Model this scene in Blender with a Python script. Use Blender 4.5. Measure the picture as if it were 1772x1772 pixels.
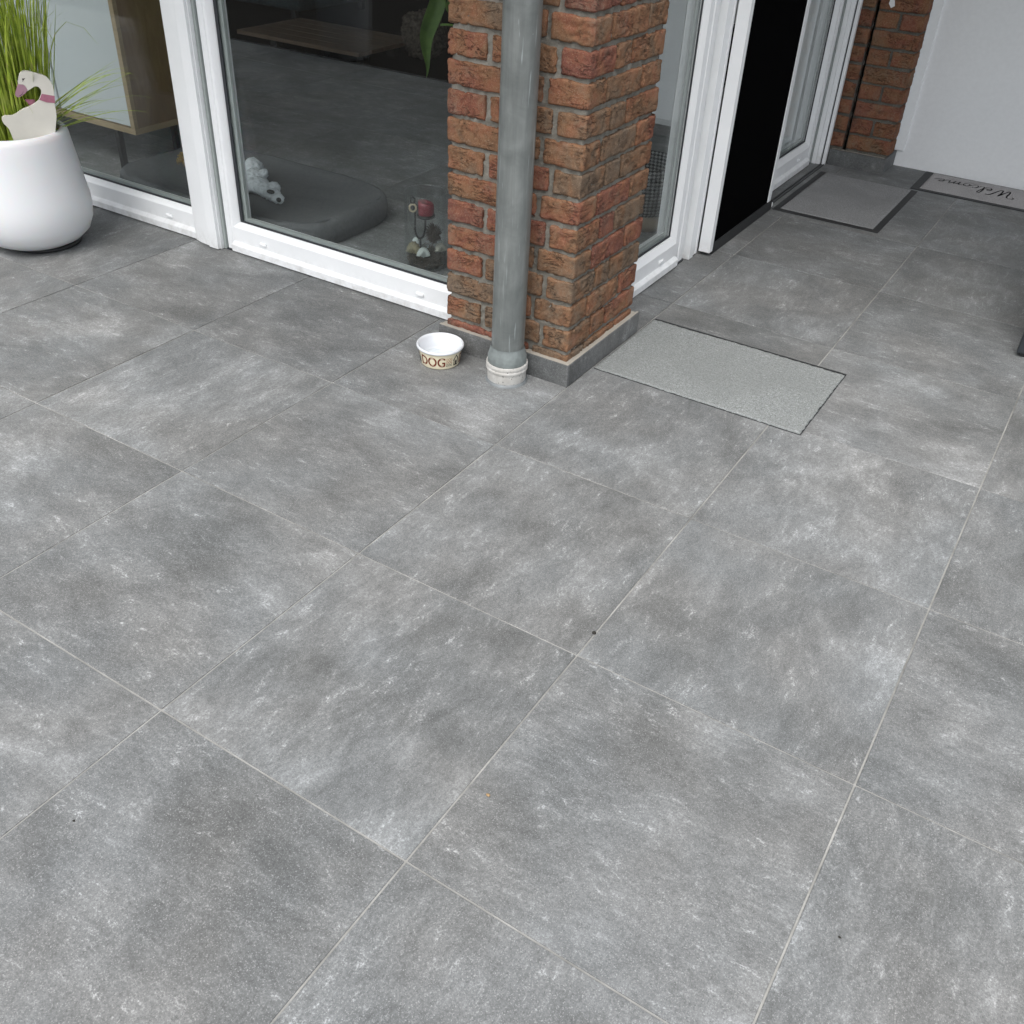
import bpy, bmesh, math, random
from mathutils import Vector, Matrix, noise

for o in list(bpy.data.objects):
    bpy.data.objects.remove(o)
scene = bpy.context.scene
col = scene.collection
rad = math.radians

# ---------------------------------------------------------------- camera
cam_d = bpy.data.cameras.new('camera')
cam_d.sensor_width = 36.0
cam_d.sensor_fit = 'HORIZONTAL'
cam_d.lens = 1667.6 / 1772.0 * 36.0
cam_d.clip_start = 0.05
cam_d.clip_end = 500
cam = bpy.data.objects.new('camera', cam_d)
col.objects.link(cam)
CR = ((0.84427227, 0.53420966, 0.04271274), (0.34624302, -0.48289806, -0.80431663), (-0.40904781, 0.69385121, -0.59266381))
cam.matrix_world = Matrix.Translation((1.2195, -0.7567, 1.4617)) @ Matrix((
    (CR[0][0], -CR[1][0], -CR[2][0]),
    (CR[0][1], -CR[1][1], -CR[2][1]),
    (CR[0][2], -CR[1][2], -CR[2][2]))).to_4x4()
scene.camera = cam

# ---------------------------------------------------------------- sky, sun, exposure
SUN_EL, SUN_AZ = rad(62), rad(172)          # azimuth from +Y clockwise: over the open garden side
world = bpy.data.worlds.new('World')
scene.world = world
world.use_nodes = True
wn = world.node_tree
wn.nodes.clear()
sky = wn.nodes.new('ShaderNodeTexSky')
sky.sky_type = 'NISHITA'
sky.sun_disc = False
sky.sun_elevation = SUN_EL
sky.sun_rotation = SUN_AZ
sky.air_density = 1.0
sky.dust_density = 4.0
sky.ozone_density = 1.0
hs = wn.nodes.new('ShaderNodeHueSaturation')   # a veiled, overcast sky: most of the blue is washed out
hs.inputs['Saturation'].default_value = 0.34
bg = wn.nodes.new('ShaderNodeBackground')
bg.inputs['Strength'].default_value = 0.15
wo = wn.nodes.new('ShaderNodeOutputWorld')
wn.links.new(sky.outputs[0], hs.inputs['Color'])
wn.links.new(hs.outputs[0], bg.inputs['Color'])
wn.links.new(bg.outputs[0], wo.inputs['Surface'])

sun_d = bpy.data.lights.new('sun', 'SUN')
sun_d.energy = 0.85
sun_d.angle = rad(45)
sun_d.color = (1.0, 0.99, 0.96)
sun = bpy.data.objects.new('sun', sun_d)
sd = Vector((math.sin(SUN_AZ) * math.cos(SUN_EL), math.cos(SUN_AZ) * math.cos(SUN_EL), math.sin(SUN_EL)))
sun.rotation_euler = sd.to_track_quat('Z', 'Y').to_euler()
sun.location = (0, -3, 6)
col.objects.link(sun)

vs = scene.view_settings
vs.view_transform = 'Standard'
vs.look = 'None'
vs.exposure = 0.92
vs.gamma = 1.0
vs.use_curve_mapping = False
scene.render.engine = 'CYCLES'
scene.cycles.max_bounces = 12
scene.cycles.transparent_max_bounces = 24
scene.cycles.use_denoising = True

# ---------------------------------------------------------------- helpers
class NT:
    """small node-tree builder"""
    def __init__(self, name):
        self.m = bpy.data.materials.new(name)
        self.m.use_nodes = True
        self.t = self.m.node_tree
        self.t.nodes.clear()
        self.out = self.n('ShaderNodeOutputMaterial')
    def n(self, typ, **kw):
        nd = self.t.nodes.new(typ)
        for k, v in kw.items():
            setattr(nd, k, v)
        return nd
    def set(self, sock, v):
        if isinstance(v, bpy.types.NodeSocket):
            self.t.links.new(v, sock)
        elif isinstance(v, (tuple, list)) and len(v) == 3 and sock.type == 'RGBA':
            sock.default_value = (*v, 1)
        else:
            sock.default_value = v
    def coord(self, rnd=True, scale=(1, 1, 1)):
        tc = self.n('ShaderNodeTexCoord').outputs['Object']
        if rnd:
            oi = self.n('ShaderNodeObjectInfo')
            c = self.n('ShaderNodeCombineXYZ')
            for k, f in enumerate((37.3, 91.7, 13.1)):
                self.set(c.inputs[k], self.math('MULTIPLY', oi.outputs['Random'], f))
            a = self.n('ShaderNodeVectorMath', operation='ADD')
            self.set(a.inputs[0], tc); self.set(a.inputs[1], c.outputs[0])
            tc = a.outputs[0]
        return self.scaled(tc, scale)
    def scaled(self, v, scale):
        if tuple(scale) == (1, 1, 1):
            return v
        s = self.n('ShaderNodeVectorMath', operation='MULTIPLY')
        self.set(s.inputs[0], v); s.inputs[1].default_value = scale
        return s.outputs[0]
    def rand(self):
        return self.n('ShaderNodeObjectInfo').outputs['Random']
    def noise(self, v, scale, detail=4, rough=0.6, dist=0.0):
        t = self.n('ShaderNodeTexNoise')
        self.set(t.inputs['Vector'], v)
        t.inputs['Scale'].default_value = scale
        t.inputs['Detail'].default_value = detail
        t.inputs['Roughness'].default_value = rough
        t.inputs['Distortion'].default_value = dist
        return t.outputs['Fac']
    def voronoi(self, v, scale, feature='F1'):
        t = self.n('ShaderNodeTexVoronoi', feature=feature)
        self.set(t.inputs['Vector'], v)
        t.inputs['Scale'].default_value = scale
        return t.outputs['Distance']
    def math(self, op, a, b=0.0, clamp=False):
        m = self.n('ShaderNodeMath', operation=op, use_clamp=clamp)
        self.set(m.inputs[0], a); self.set(m.inputs[1], b)
        return m.outputs[0]
    def remap(self, v, a, b, c=0.0, d=1.0):
        m = self.n('ShaderNodeMapRange')
        self.set(m.inputs[0], v)
        for i, x in enumerate((a, b, c, d)):
            m.inputs[i + 1].default_value = x
        return m.outputs[0]
    def ramp(self, v, stops):
        r = self.n('ShaderNodeValToRGB')
        e = r.color_ramp.elements
        while len(e) < len(stops):
            e.new(0.5)
        for el, (p, c) in zip(e, stops):
            el.position = p
            el.color = (*c, 1) if len(c) == 3 else c
        self.set(r.inputs[0], v)
        return r.outputs[0]
    def mix(self, f, a, b, mode='MIX'):
        m = self.n('ShaderNodeMix', data_type='RGBA', blend_type=mode)
        self.set(m.inputs['Factor'], f)
        self.set(m.inputs[6], a); self.set(m.inputs[7], b)
        return m.outputs[2]
    def bump(self, h, strength=0.3, dist=0.002, normal=None):
        b = self.n('ShaderNodeBump')
        b.inputs['Strength'].default_value = strength
        b.inputs['Distance'].default_value = dist
        self.set(b.inputs['Height'], h)
        if normal is not None:
            self.set(b.inputs['Normal'], normal)
        return b.outputs[0]
    def bsdf(self, color, rough=0.5, metallic=0.0, normal=None, spec=0.5, **kw):
        p = self.n('ShaderNodeBsdfPrincipled')
        self.set(p.inputs['Base Color'], color)
        self.set(p.inputs['Roughness'], rough)
        self.set(p.inputs['Metallic'], metallic)
        self.set(p.inputs['Specular IOR Level'], spec)
        for k, v in kw.items():
            self.set(p.inputs[k.replace('_', ' ')], v)
        if normal is not None:
            self.set(p.inputs['Normal'], normal)
        self.t.links.new(p.outputs[0], self.out.inputs['Surface'])
        return self.m

def link(o, parent=None):
    col.objects.link(o)
    if parent is not None:
        o.parent = parent
        loc = Vector((0, 0, 0)); p = parent
        while p is not None:
            loc += p.location; p = p.parent
        o.matrix_parent_inverse = Matrix.Translation(-parent_world(parent))
    return o

def parent_world(p):
    v = Vector(p['_w']) if '_w' in p else Vector(p.location)
    return v

def tag(o, label=None, cat=None, group=None, kind=None):
    if label: o['label'] = label
    if cat: o['category'] = cat
    if group: o['group'] = group
    if kind: o['kind'] = kind
    return o

def thing(name, label, cat, loc=(0, 0, 0), group=None):
    o = bpy.data.objects.new(name, None)
    o.empty_display_size = 0.1
    o.location = loc
    col.objects.link(o)
    return tag(o, label, cat, group)

class MB:
    """collects shapes into one bmesh, built as one object"""
    def __init__(self):
        self.b = bmesh.new()
    def box(self, x0, x1, y0, y1, z0, z1, bev=0.0, seg=2):
        vs_ = [self.b.verts.new((x, y, z)) for x in (x0, x1) for y in (y0, y1) for z in (z0, z1)]
        q = [(0, 1, 3, 2), (4, 6, 7, 5), (0, 4, 5, 1), (2, 3, 7, 6), (0, 2, 6, 4), (1, 5, 7, 3)]
        fs = [self.b.faces.new([vs_[i] for i in f]) for f in q]
        if bev > 0:
            es = list({e for f in fs for e in f.edges})
            bmesh.ops.bevel(self.b, geom=es, offset=bev, segments=seg, affect='EDGES', profile=0.5)
        return self
    def profile(self, pts, axis, a0, a1):
        """closed 2-D section swept straight along x (pts = y,z), y (pts = x,z) or z (pts = x,y)"""
        def P(p, a):
            return {'x': (a, p[0], p[1]), 'y': (p[0], a, p[1]), 'z': (p[0], p[1], a)}[axis]
        A = [self.b.verts.new(P(p, a0)) for p in pts]
        B = [self.b.verts.new(P(p, a1)) for p in pts]
        n = len(pts)
        fs = [self.b.faces.new(A), self.b.faces.new(list(reversed(B)))]
        for i in range(n):
            fs.append(self.b.faces.new((A[i], B[i], B[(i + 1) % n], A[(i + 1) % n])))
        bmesh.ops.recalc_face_normals(self.b, faces=fs)
        return self
    def lathe(self, prof, c=(0, 0, 0), seg=48, a0=0.0, a1=2 * math.pi):
        rings = []
        for r, z in prof:
            if r < 1e-6:
                rings.append([self.b.verts.new((c[0], c[1], c[2] + z))])
            else:
                rings.append([self.b.verts.new((c[0] + r * math.cos(2 * math.pi * k / seg), c[1] + r * math.sin(2 * math.pi * k / seg), c[2] + z)) for k in range(seg)])
        for A, B in zip(rings, rings[1:]):
            for k in range(seg):
                k2 = (k + 1) % seg
                if len(A) == 1 and len(B) == 1:
                    continue
                if len(A) == 1:
                    self.b.faces.new((A[0], B[k2], B[k]))
                elif len(B) == 1:
                    self.b.faces.new((A[k], A[k2], B[0]))
                else:
                    self.b.faces.new((A[k], A[k2], B[k2], B[k]))
        return self
    def tube(self, pts, r, seg=8, caps=True):
        pts = [Vector(p) for p in pts]
        rs = r if isinstance(r, (list, tuple)) else [r] * len(pts)
        rings = []
        up = Vector((0, 0, 1))
        for i, p in enumerate(pts):
            t = (pts[min(i + 1, len(pts) - 1)] - pts[max(i - 1, 0)]).normalized()
            s = t.cross(up)
            if s.length < 1e-3:
                s = t.cross(Vector((1, 0, 0)))
            s.normalize(); u = s.cross(t)
            rings.append([self.b.verts.new(p + (s * math.cos(2 * math.pi * k / seg) + u * math.sin(2 * math.pi * k / seg)) * rs[i]) for k in range(seg)])
        for A, B in zip(rings, rings[1:]):
            for k in range(seg):
                self.b.faces.new((A[k], A[(k + 1) % seg], B[(k + 1) % seg], B[k]))
        if caps:
            self.b.faces.new(list(reversed(rings[0]))); self.b.faces.new(rings[-1])
        return self
    def plate(self, outline, fn, thick):
        """flat cut-out: 2-D outline mapped by fn(u, v, w), w from 0 to thick"""
        A = [self.b.verts.new(fn(u, v, 0)) for u, v in outline]
        B = [self.b.verts.new(fn(u, v, thick)) for u, v in outline]
        n = len(outline)
        f = [self.b.faces.new(A), self.b.faces.new(list(reversed(B)))]
        for i in range(n):
            f.append(self.b.faces.new((A[i], B[i], B[(i + 1) % n], A[(i + 1) % n])))
        bmesh.ops.recalc_face_normals(self.b, faces=f)
        bmesh.ops.triangulate(self.b, faces=f[:2])
        return self
    def ball(self, c, r, sub=2):
        m = Matrix.Translation(c) @ Matrix.Diagonal((*((r, r, r) if not isinstance(r, (tuple, list)) else r), 1))
        bmesh.ops.create_icosphere(self.b, subdivisions=sub, radius=1.0, matrix=m)
        return self
    def build(self, name, mat, parent=None, smooth=False, angle=None):
        me = bpy.data.meshes.new(name)
        self.b.normal_update()
        self.b.to_mesh(me); self.b.free()
        me.materials.append(mat)
        if smooth or angle:
            for p in me.polygons:
                p.use_smooth = True
        if angle:
            me.set_sharp_from_angle(angle=rad(angle))
        o = bpy.data.objects.new(name, me)
        return link(o, parent)

def catmull(P, n=8, closed=False):
    P = [Vector(p) for p in P]
    out = []
    m = len(P)
    rng = range(m) if closed else range(m - 1)
    for i in rng:
        p0, p1, p2, p3 = (P[(i - 1) % m], P[i], P[(i + 1) % m], P[(i + 2) % m]) if closed else (P[max(i - 1, 0)], P[i], P[i + 1], P[min(i + 2, m - 1)])
        for k in range(n):
            t = k / n
            out.append(0.5 * ((2 * p1) + (p2 - p0) * t + (2 * p0 - 5 * p1 + 4 * p2 - p3) * t * t + (3 * p1 - p0 - 3 * p2 + p3) * t ** 3))
    if not closed:
        out.append(P[-1])
    return out

# ---------------------------------------------------------------- materials
def mat_tile(name, gain=1.0, warm=0.0):
    t = NT(name)
    v = t.coord()
    warp = t.noise(v, 5.0, 3, 0.5)
    big = t.noise(v, 2.6, 5, 0.62, 0.7)
    mid = t.noise(t.scaled(v, (1.0, 1.9, 1.0)), 7.5, 7, 0.66, 0.5)
    streak = t.noise(t.scaled(v, (1.0, 2.3, 1.0)), 27.0, 7, 0.76, 0.5)
    fine = t.noise(v, 140.0, 4, 0.75)
    salt = t.noise(v, 420.0, 2, 0.6)
    N = lambda x, lo=0.30, hi=0.70: t.remap(x, lo, hi)
    grain = t.noise(v, 230.0, 3, 0.7)
    s = t.math('MULTIPLY', N(big), 0.33)
    s = t.math('ADD', s, t.math('MULTIPLY', N(mid), 0.22))
    s = t.math('ADD', s, t.math('MULTIPLY', N(streak), 0.15))
    s = t.math('ADD', s, t.math('MULTIPLY', N(fine, 0.34, 0.66), 0.17))
    s = t.math('ADD', s, t.math('MULTIPLY', N(grain, 0.34, 0.66), 0.13))
    s = t.math('ADD', s, t.math('MULTIPLY', t.math('SUBTRACT', t.rand(), 0.5), 0.05))
    g = gain
    base = t.ramp(t.remap(s, 0.20, 0.82), [(0.0, (0.086 * g, 0.089 * g, 0.088 * g)), (0.30, (0.126 * g, 0.130 * g, 0.129 * g)), (0.55, (0.171 * g, 0.176 * g, 0.175 * g)), (0.78, (0.236 * g, 0.243 * g, 0.243 * g)), (1.0, (0.37 * g, 0.38 * g, 0.38 * g))])
    # pale rubbed flecks, clustered where the clouds are light
    fl = t.remap(streak, 0.54, 0.65)
    fl = t.math('MULTIPLY', fl, t.remap(mid, 0.47, 0.60))
    fl = t.math('MULTIPLY', fl, t.remap(grain, 0.46, 0.58))
    base = t.mix(t.math('MULTIPLY', fl, 0.9), base, (0.48 * g, 0.49 * g, 0.49 * g))
    # fine sand speckle, dark pits and short dark scratches
    base = t.mix(t.remap(salt, 0.58, 0.72, 0, 0.6), base, (0.42 * g, 0.42 * g, 0.42 * g))
    base = t.mix(t.remap(salt, 0.42, 0.28, 0, 0.55), base, (0.06, 0.06, 0.06))
    pit = t.remap(t.voronoi(v, 26.0), 0.030, 0.022)
    base = t.mix(t.math('MULTIPLY', pit, t.remap(big, 0.50, 0.62, 0, 0.8)), base, (0.03, 0.03, 0.03))
    hair = t.noise(t.scaled(v, (1.0, 7.0, 1.0)), 10.0, 5, 0.6, 1.6)
    hl = t.math('MULTIPLY', t.remap(t.math('ABSOLUTE', t.math('SUBTRACT', hair, 0.5)), 0.006, 0.0), t.remap(warp, 0.52, 0.64, 0, 0.55))
    base = t.mix(hl, base, (0.05, 0.05, 0.05))
    tint = t.mix(t.remap(t.noise(v, 3.3, 2, 0.5), 0.35, 0.65), (1.012, 0.998, 0.985), (0.985, 1.0, 1.012))
    base = t.mix(1.0, base, tint, 'MULTIPLY')
    pos = t.n('ShaderNodeNewGeometry').outputs['Position']      # dried water marks and foot traffic that run across the joints
    wear = t.noise(pos, 1.7, 5, 0.6, 0.8)
    base = t.mix(1.0, base, t.mix(t.remap(wear, 0.36, 0.64), (0.90, 0.90, 0.895), (1.06, 1.06, 1.06)), 'MULTIPLY')
    rough = t.remap(mid, 0.3, 0.7, 0.50, 0.64)
    nrm = t.bump(t.math('ADD', t.math('MULTIPLY', fine, 0.6), t.math('MULTIPLY', streak, 0.6)), 0.22, 0.0015)
    return t.bsdf(base, rough, normal=nrm, spec=0.22)

def mat_plain(name, c, rough=0.5, var=0.06, scale=30.0, bump=0.05, metallic=0.0, spec=0.5, **kw):
    t = NT(name)
    v = t.coord()
    n = t.noise(v, scale, 5, 0.6)
    lo = tuple(x * (1 - var) for x in c); hi = tuple(min(1, x * (1 + var)) for x in c)
    return t.bsdf(t.mix(t.remap(n, 0.3, 0.7), lo, hi), t.remap(n, 0.2, 0.8, rough * 0.9, min(1, rough * 1.1)), metallic, t.bump(n, bump, 0.002), spec, **kw)

def mat_brick(name, gain=1.0, var=0.62, shift=0.0):
    t = NT(name)
    v = t.coord()
    blot = t.noise(v, 9.0, 5, 0.65, 0.6)
    fine = t.noise(v, 120.0, 5, 0.75)
    grit = t.noise(v, 420.0, 3, 0.6)
    r = t.rand()
    k = t.math('ADD', t.math('MULTIPLY', blot, 1.25), t.math('ADD', t.math('MULTIPLY', t.math('SUBTRACT', r, 0.5), var), shift))
    g = gain
    c = t.ramp(t.remap(k, 0.20, 1.05), [(0.0, (0.130 * g, 0.108 * g, 0.078 * g)), (0.22, (0.165 * g, 0.120 * g, 0.075 * g)), (0.42, (0.245 * g, 0.128 * g, 0.060 * g)), (0.60, (0.285 * g, 0.118 * g, 0.056 * g)), (0.78, (0.255 * g, 0.082 * g, 0.047 * g)), (1.0, (0.19 * g, 0.056 * g, 0.042 * g))])
    c = t.mix(t.remap(fine, 0.45, 0.70, 0.0, 0.38), c, (0.38 * g, 0.25 * g, 0.14 * g))
    c = t.mix(t.remap(fine, 0.48, 0.32, 0.0, 0.42), c, (0.080 * g, 0.050 * g, 0.036 * g))
    c = t.mix(t.remap(grit, 0.56, 0.70, 0.0, 0.6), c, (0.50, 0.41, 0.30))
    c = t.mix(t.remap(grit, 0.42, 0.30, 0.0, 0.5), c, (0.06, 0.04, 0.03))
    c = t.mix(0.22, c, (0.170 * g, 0.105 * g, 0.080 * g))
    c = t.mix(1.0, c, (1.0, 0.965, 0.98), 'MULTIPLY')
    # grey mortar haze smeared over some bricks
    sm = t.math('MULTIPLY', t.remap(t.noise(v, 14.0, 4, 0.6), 0.50, 0.66, 0, 0.5), t.remap(fine, 0.35, 0.6))
    c = t.mix(sm, c, (0.20 * g, 0.175 * g, 0.135 * g))
    fold = t.noise(t.scaled(v, (1.0, 1.0, 3.2)), 13.0, 5, 0.62, 2.2)
    fold2 = t.noise(v, 17.0, 3, 0.5)
    crease = t.remap(t.math('ABSOLUTE', t.math('SUBTRACT', fold, 0.5)), 0.004, 0.024)
    c = t.mix(t.math('MULTIPLY', t.math('SUBTRACT', 1.0, crease), t.remap(fold2, 0.47, 0.58, 0.0, 0.8)), c, (0.05 * g, 0.035 * g, 0.026 * g))  # shade of the creases painted dark into the brick colour
    h = t.math('ADD', t.math('MULTIPLY', fine, 0.5), t.math('MULTIPLY', grit, 0.4))
    h = t.math('ADD', h, t.math('MULTIPLY', t.math('MULTIPLY', t.math('SUBTRACT', crease, 1.0), t.remap(fold2, 0.42, 0.58)), 0.8))
    return t.bsdf(c, 0.9, normal=t.bump(h, 0.8, 0.0045), spec=0.2)

def mat_glass(name, tint=(0.972, 0.980, 0.978), f0=0.016):
    t = NT(name)
    lw = t.n('ShaderNodeLayerWeight'); lw.inputs['Blend'].default_value = 0.5
    f = t.math('POWER', lw.outputs['Facing'], 5.0)
    f = t.math('ADD', t.math('MULTIPLY', f, 0.55), f0)
    tr = t.n('ShaderNodeBsdfTransparent'); tr.inputs[0].default_value = (*tint, 1)
    gl = t.n('ShaderNodeBsdfGlossy'); gl.inputs['Color'].default_value = (1, 1, 1, 1); gl.inputs['Roughness'].default_value = 0.0
    mx = t.n('ShaderNodeMixShader')
    t.set(mx.inputs[0], f)
    t.t.links.new(tr.outputs[0], mx.inputs[1]); t.t.links.new(gl.outputs[0], mx.inputs[2])
    t.t.links.new(mx.outputs[0], t.out.inputs['Surface'])
    return t.m

def mat_pvc():
    t = NT('white_pvc')
    v = t.coord()
    n = t.noise(v, 6.0, 5, 0.6)
    d = t.noise(v, 60.0, 4, 0.7)
    c = t.mix(t.remap(n, 0.35, 0.75), (0.79, 0.805, 0.812), (0.74, 0.757, 0.765))
    c = t.mix(t.remap(d, 0.66, 0.80, 0, 0.25), c, (0.5, 0.5, 0.48))
    zz = t.n('ShaderNodeSeparateXYZ'); t.set(zz.inputs[0], t.n('ShaderNodeNewGeometry').outputs['Position'])
    splash = t.math('MULTIPLY', t.remap(zz.outputs[2], 0.07, 0.0), t.remap(t.noise(v, 22.0, 5, 0.7), 0.42, 0.66, 0.0, 0.5))
    c = t.mix(splash, c, (0.36, 0.345, 0.31))
    return t.bsdf(c, 0.32, normal=t.bump(d, 0.03, 0.001), spec=0.5)

def mat_pipe():
    t = NT('weathered_grey_downpipe')
    v = t.coord()
    st = t.noise(t.scaled(v, (9.0, 9.0, 0.8)), 5.0, 6, 0.65, 0.3)
    bl = t.noise(v, 11.0, 5, 0.65, 0.5)
    sc = t.noise(t.scaled(v, (40.0, 40.0, 2.2)), 3.0, 3, 0.5, 0.4)
    c = t.ramp(t.math('ADD', t.math('MULTIPLY', st, 0.5), t.math('MULTIPLY', bl, 0.5)), [(0.32, (0.128, 0.142, 0.138)), (0.5, (0.184, 0.199, 0.193)), (0.68, (0.25, 0.267, 0.258))])
    c = t.mix(t.remap(sc, 0.64, 0.70, 0, 0.6), c, (0.42, 0.46, 0.46))
    sp = t.remap(t.voronoi(v, 30.0), 0.06, 0.03, 0, 0.5)
    c = t.mix(t.math('MULTIPLY', sp, t.remap(bl, 0.52, 0.6)), c, (0.5, 0.53, 0.53))
    return t.bsdf(c, t.remap(bl, 0.3, 0.7, 0.30, 0.46), 0.35, t.bump(t.math('ADD', st, bl), 0.06, 0.003), 0.5)

def mat_wood(name, a, b, rough=0.5, axis=(1, 1, 1), scale=6.0):
    t = NT(name)
    v = t.coord(scale=axis)
    n = t.noise(v, scale, 6, 0.65, 0.8)
    return t.bsdf(t.mix(t.remap(n, 0.3, 0.7), a, b), rough, normal=t.bump(n, 0.1, 0.002), spec=0.35)

def mat_carpet(name, lo, hi, stain=None):
    t = NT(name)
    v = t.coord()
    f1 = t.noise(v, 330.0, 3, 0.75)
    f2 = t.noise(v, 130.0, 4, 0.7)
    big = t.noise(v, 4.0, 4, 0.6, 0.4)
    c = t.mix(t.remap(f1, 0.36, 0.64), tuple(x * 0.72 for x in lo), tuple(min(1, x * 1.2) for x in hi))
    c = t.mix(t.remap(f2, 0.42, 0.62, 0.0, 0.4), c, lo)
    c = t.mix(t.remap(big, 0.38, 0.68, 0.0, 0.5), c, stain or tuple(x * 0.72 for x in lo))
    return t.bsdf(c, 0.97, normal=t.bump(t.math('ADD', f1, f2), 0.9, 0.004), spec=0.1)

def mat_blade():
    t = NT('grass_blade_green')
    v = t.coord(False)
    n = t.noise(v, 16.0, 3, 0.6)
    n2 = t.noise(t.scaled(v, (1, 1, 0.25)), 90.0, 3, 0.6)
    z = t.n('ShaderNodeSeparateXYZ'); t.set(z.inputs[0], v)
    c = t.mix(t.remap(n2, 0.3, 0.7), (0.13, 0.215, 0.018), (0.43, 0.53, 0.06))
    c = t.mix(t.remap(n, 0.5, 0.72, 0, 0.5), c, (0.42, 0.46, 0.12))
    c = t.mix(t.remap(t.noise(t.scaled(v, (1, 1, 0.1)), 140.0, 2, 0.5), 0.64, 0.68, 0, 0.8), c, (0.36, 0.29, 0.14))
    return t.bsdf(c, 0.45, spec=0.4, Transmission_Weight=0.0)

TILE = mat_tile('concrete_look_tile', 1.0)
TILE_IN = mat_tile('indoor_concrete_look_tile', 1.35)
SKIRT = mat_tile('skirting_tile', 0.72)
def mat_grout():
    t = NT('pale_grout')
    v = t.coord(False)
    n = t.noise(v, 7.0, 5, 0.65); f = t.noise(v, 160.0, 3, 0.6)
    c = t.ramp(n, [(0.32, (0.16, 0.16, 0.15)), (0.5, (0.28, 0.278, 0.262)), (0.68, (0.38, 0.378, 0.36))])
    return t.bsdf(t.mix(t.remap(f, 0.4, 0.7, 0, 0.3), c, (0.2, 0.2, 0.19)), 0.9, normal=t.bump(f, 0.3, 0.001), spec=0.2)
GROUT = mat_grout()
MORTAR = None
def mat_mortar(name='sandy_grey_mortar', k=0.82):
    t = NT(name)
    v = t.coord(False)
    n = t.noise(v, 12.0, 5, 0.65); f = t.noise(v, 240.0, 4, 0.75)
    c = t.ramp(n, [(0.3, (0.19 * k, 0.18 * k, 0.152 * k)), (0.55, (0.30 * k, 0.284 * k, 0.245 * k)), (0.8, (0.40 * k, 0.38 * k, 0.335 * k))])
    c = t.mix(t.remap(f, 0.55, 0.70, 0, 0.6), c, (0.38, 0.36, 0.32))
    c = t.mix(t.remap(f, 0.42, 0.28, 0, 0.6), c, (0.05, 0.046, 0.04))
    return t.bsdf(c, 0.95, normal=t.bump(t.math('ADD', f, n), 0.9, 0.005), spec=0.15)
MORTAR = mat_mortar()
MORTAR2 = mat_mortar('dark_grey_mortar', 0.42)
BRICK = mat_brick('hand_moulded_brick', 0.90, 0.56, 0.03)
BRICK2 = mat_brick('dark_red_brown_brick', 0.80, 0.22, 0.12)
PVC = mat_pvc()
GLASS = mat_glass('window_glass')
VASE_GLASS = mat_glass('clear_vase_glass', (0.972, 0.982, 0.98), 0.045)
RUBBER = mat_plain('black_rubber', (0.016, 0.017, 0.018), 0.6, 0.15, 80)
GASKET_GAP = mat_plain('dark_gasket_and_gap_shade', (0.02, 0.023, 0.027), 0.5, 0.1)  # real gaskets, and the dark strips standing for shadow under the rails
SPACER = mat_plain('grey_glazing_spacer', (0.28, 0.31, 0.30), 0.45, 0.05)
PIPE = mat_pipe()
PLASTER = mat_plain('white_render', (0.83, 0.85, 0.855), 0.85, 0.03, 3.0, 0.06)
PLASTER = mat_plain('fine_grained_render', (0.83, 0.85, 0.855), 0.88, 0.025, 55.0, 0.10)
PLASTER_IN = mat_plain('indoor_plaster', (0.72, 0.72, 0.71), 0.9, 0.03, 3.0, 0.04)
CREAM = mat_plain('cream_sealant', (0.34, 0.315, 0.272), 0.6, 0.1, 60)

# ---------------------------------------------------------------- ground
g = MB()
g.b.faces.new([g.b.verts.new(p) for p in ((-120, -120, -0.05), (120, -120, -0.05), (120, 120, -0.05), (-120, 120, -0.05))])
SOIL = mat_plain('dark_garden_soil', (0.030, 0.026, 0.020), 0.95, 0.4, 9.0, 0.4)
tag(g.build('garden_ground', SOIL), kind='structure')

T = 0.6
YE = -1.02                                   # garden edge of the terrace
terr = MB().box(-7.2, 4.8, YE, 5.2, -0.04, -0.0022).build('terrace', GROUT)
tag(terr, kind='structure')
random.seed(4)
tile_cache = {}
def tile_mesh(w, d):
    key = (round(w, 4), round(d, 4))
    if key not in tile_cache:
        m = MB().box(-w / 2, w / 2, -d / 2, d / 2, -0.010, 0.0, 0.0016, 2)
        me = bpy.data.meshes.new('tile'); m.b.to_mesh(me); m.b.free(); me.materials.append(TILE)
        tile_cache[key] = me
    return tile_cache[key]
GAP = 0.0038
def lay(x0, x1, y0, y1, parent, mat=None):
    w, d = x1 - x0 - GAP, y1 - y0 - GAP
    o = bpy.data.objects.new('tile', tile_mesh(w, d))
    o.location = ((x0 + x1) / 2, (y0 + y1) / 2, random.uniform(-0.0004, 0.0004))
    if abs(w - d) < 1e-4:
        o.rotation_euler.z = random.choice((0, 1, 2, 3)) * math.pi / 2
    link(o, parent)
for j in range(-2, 8):
    for i in range(-9, 6):
        x0, x1, y0, y1 = i * T, (i + 1) * T, j * T, (j + 1) * T
        if j < 3:
            lay(x0, x1, max(y0, YE), y1 if j < 2 else y1 + 0.0, terr)
        elif i >= -1:
            lay(max(x0, -0.19), x1, y0, y1 if j < 7 else 4.78, terr)

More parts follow.
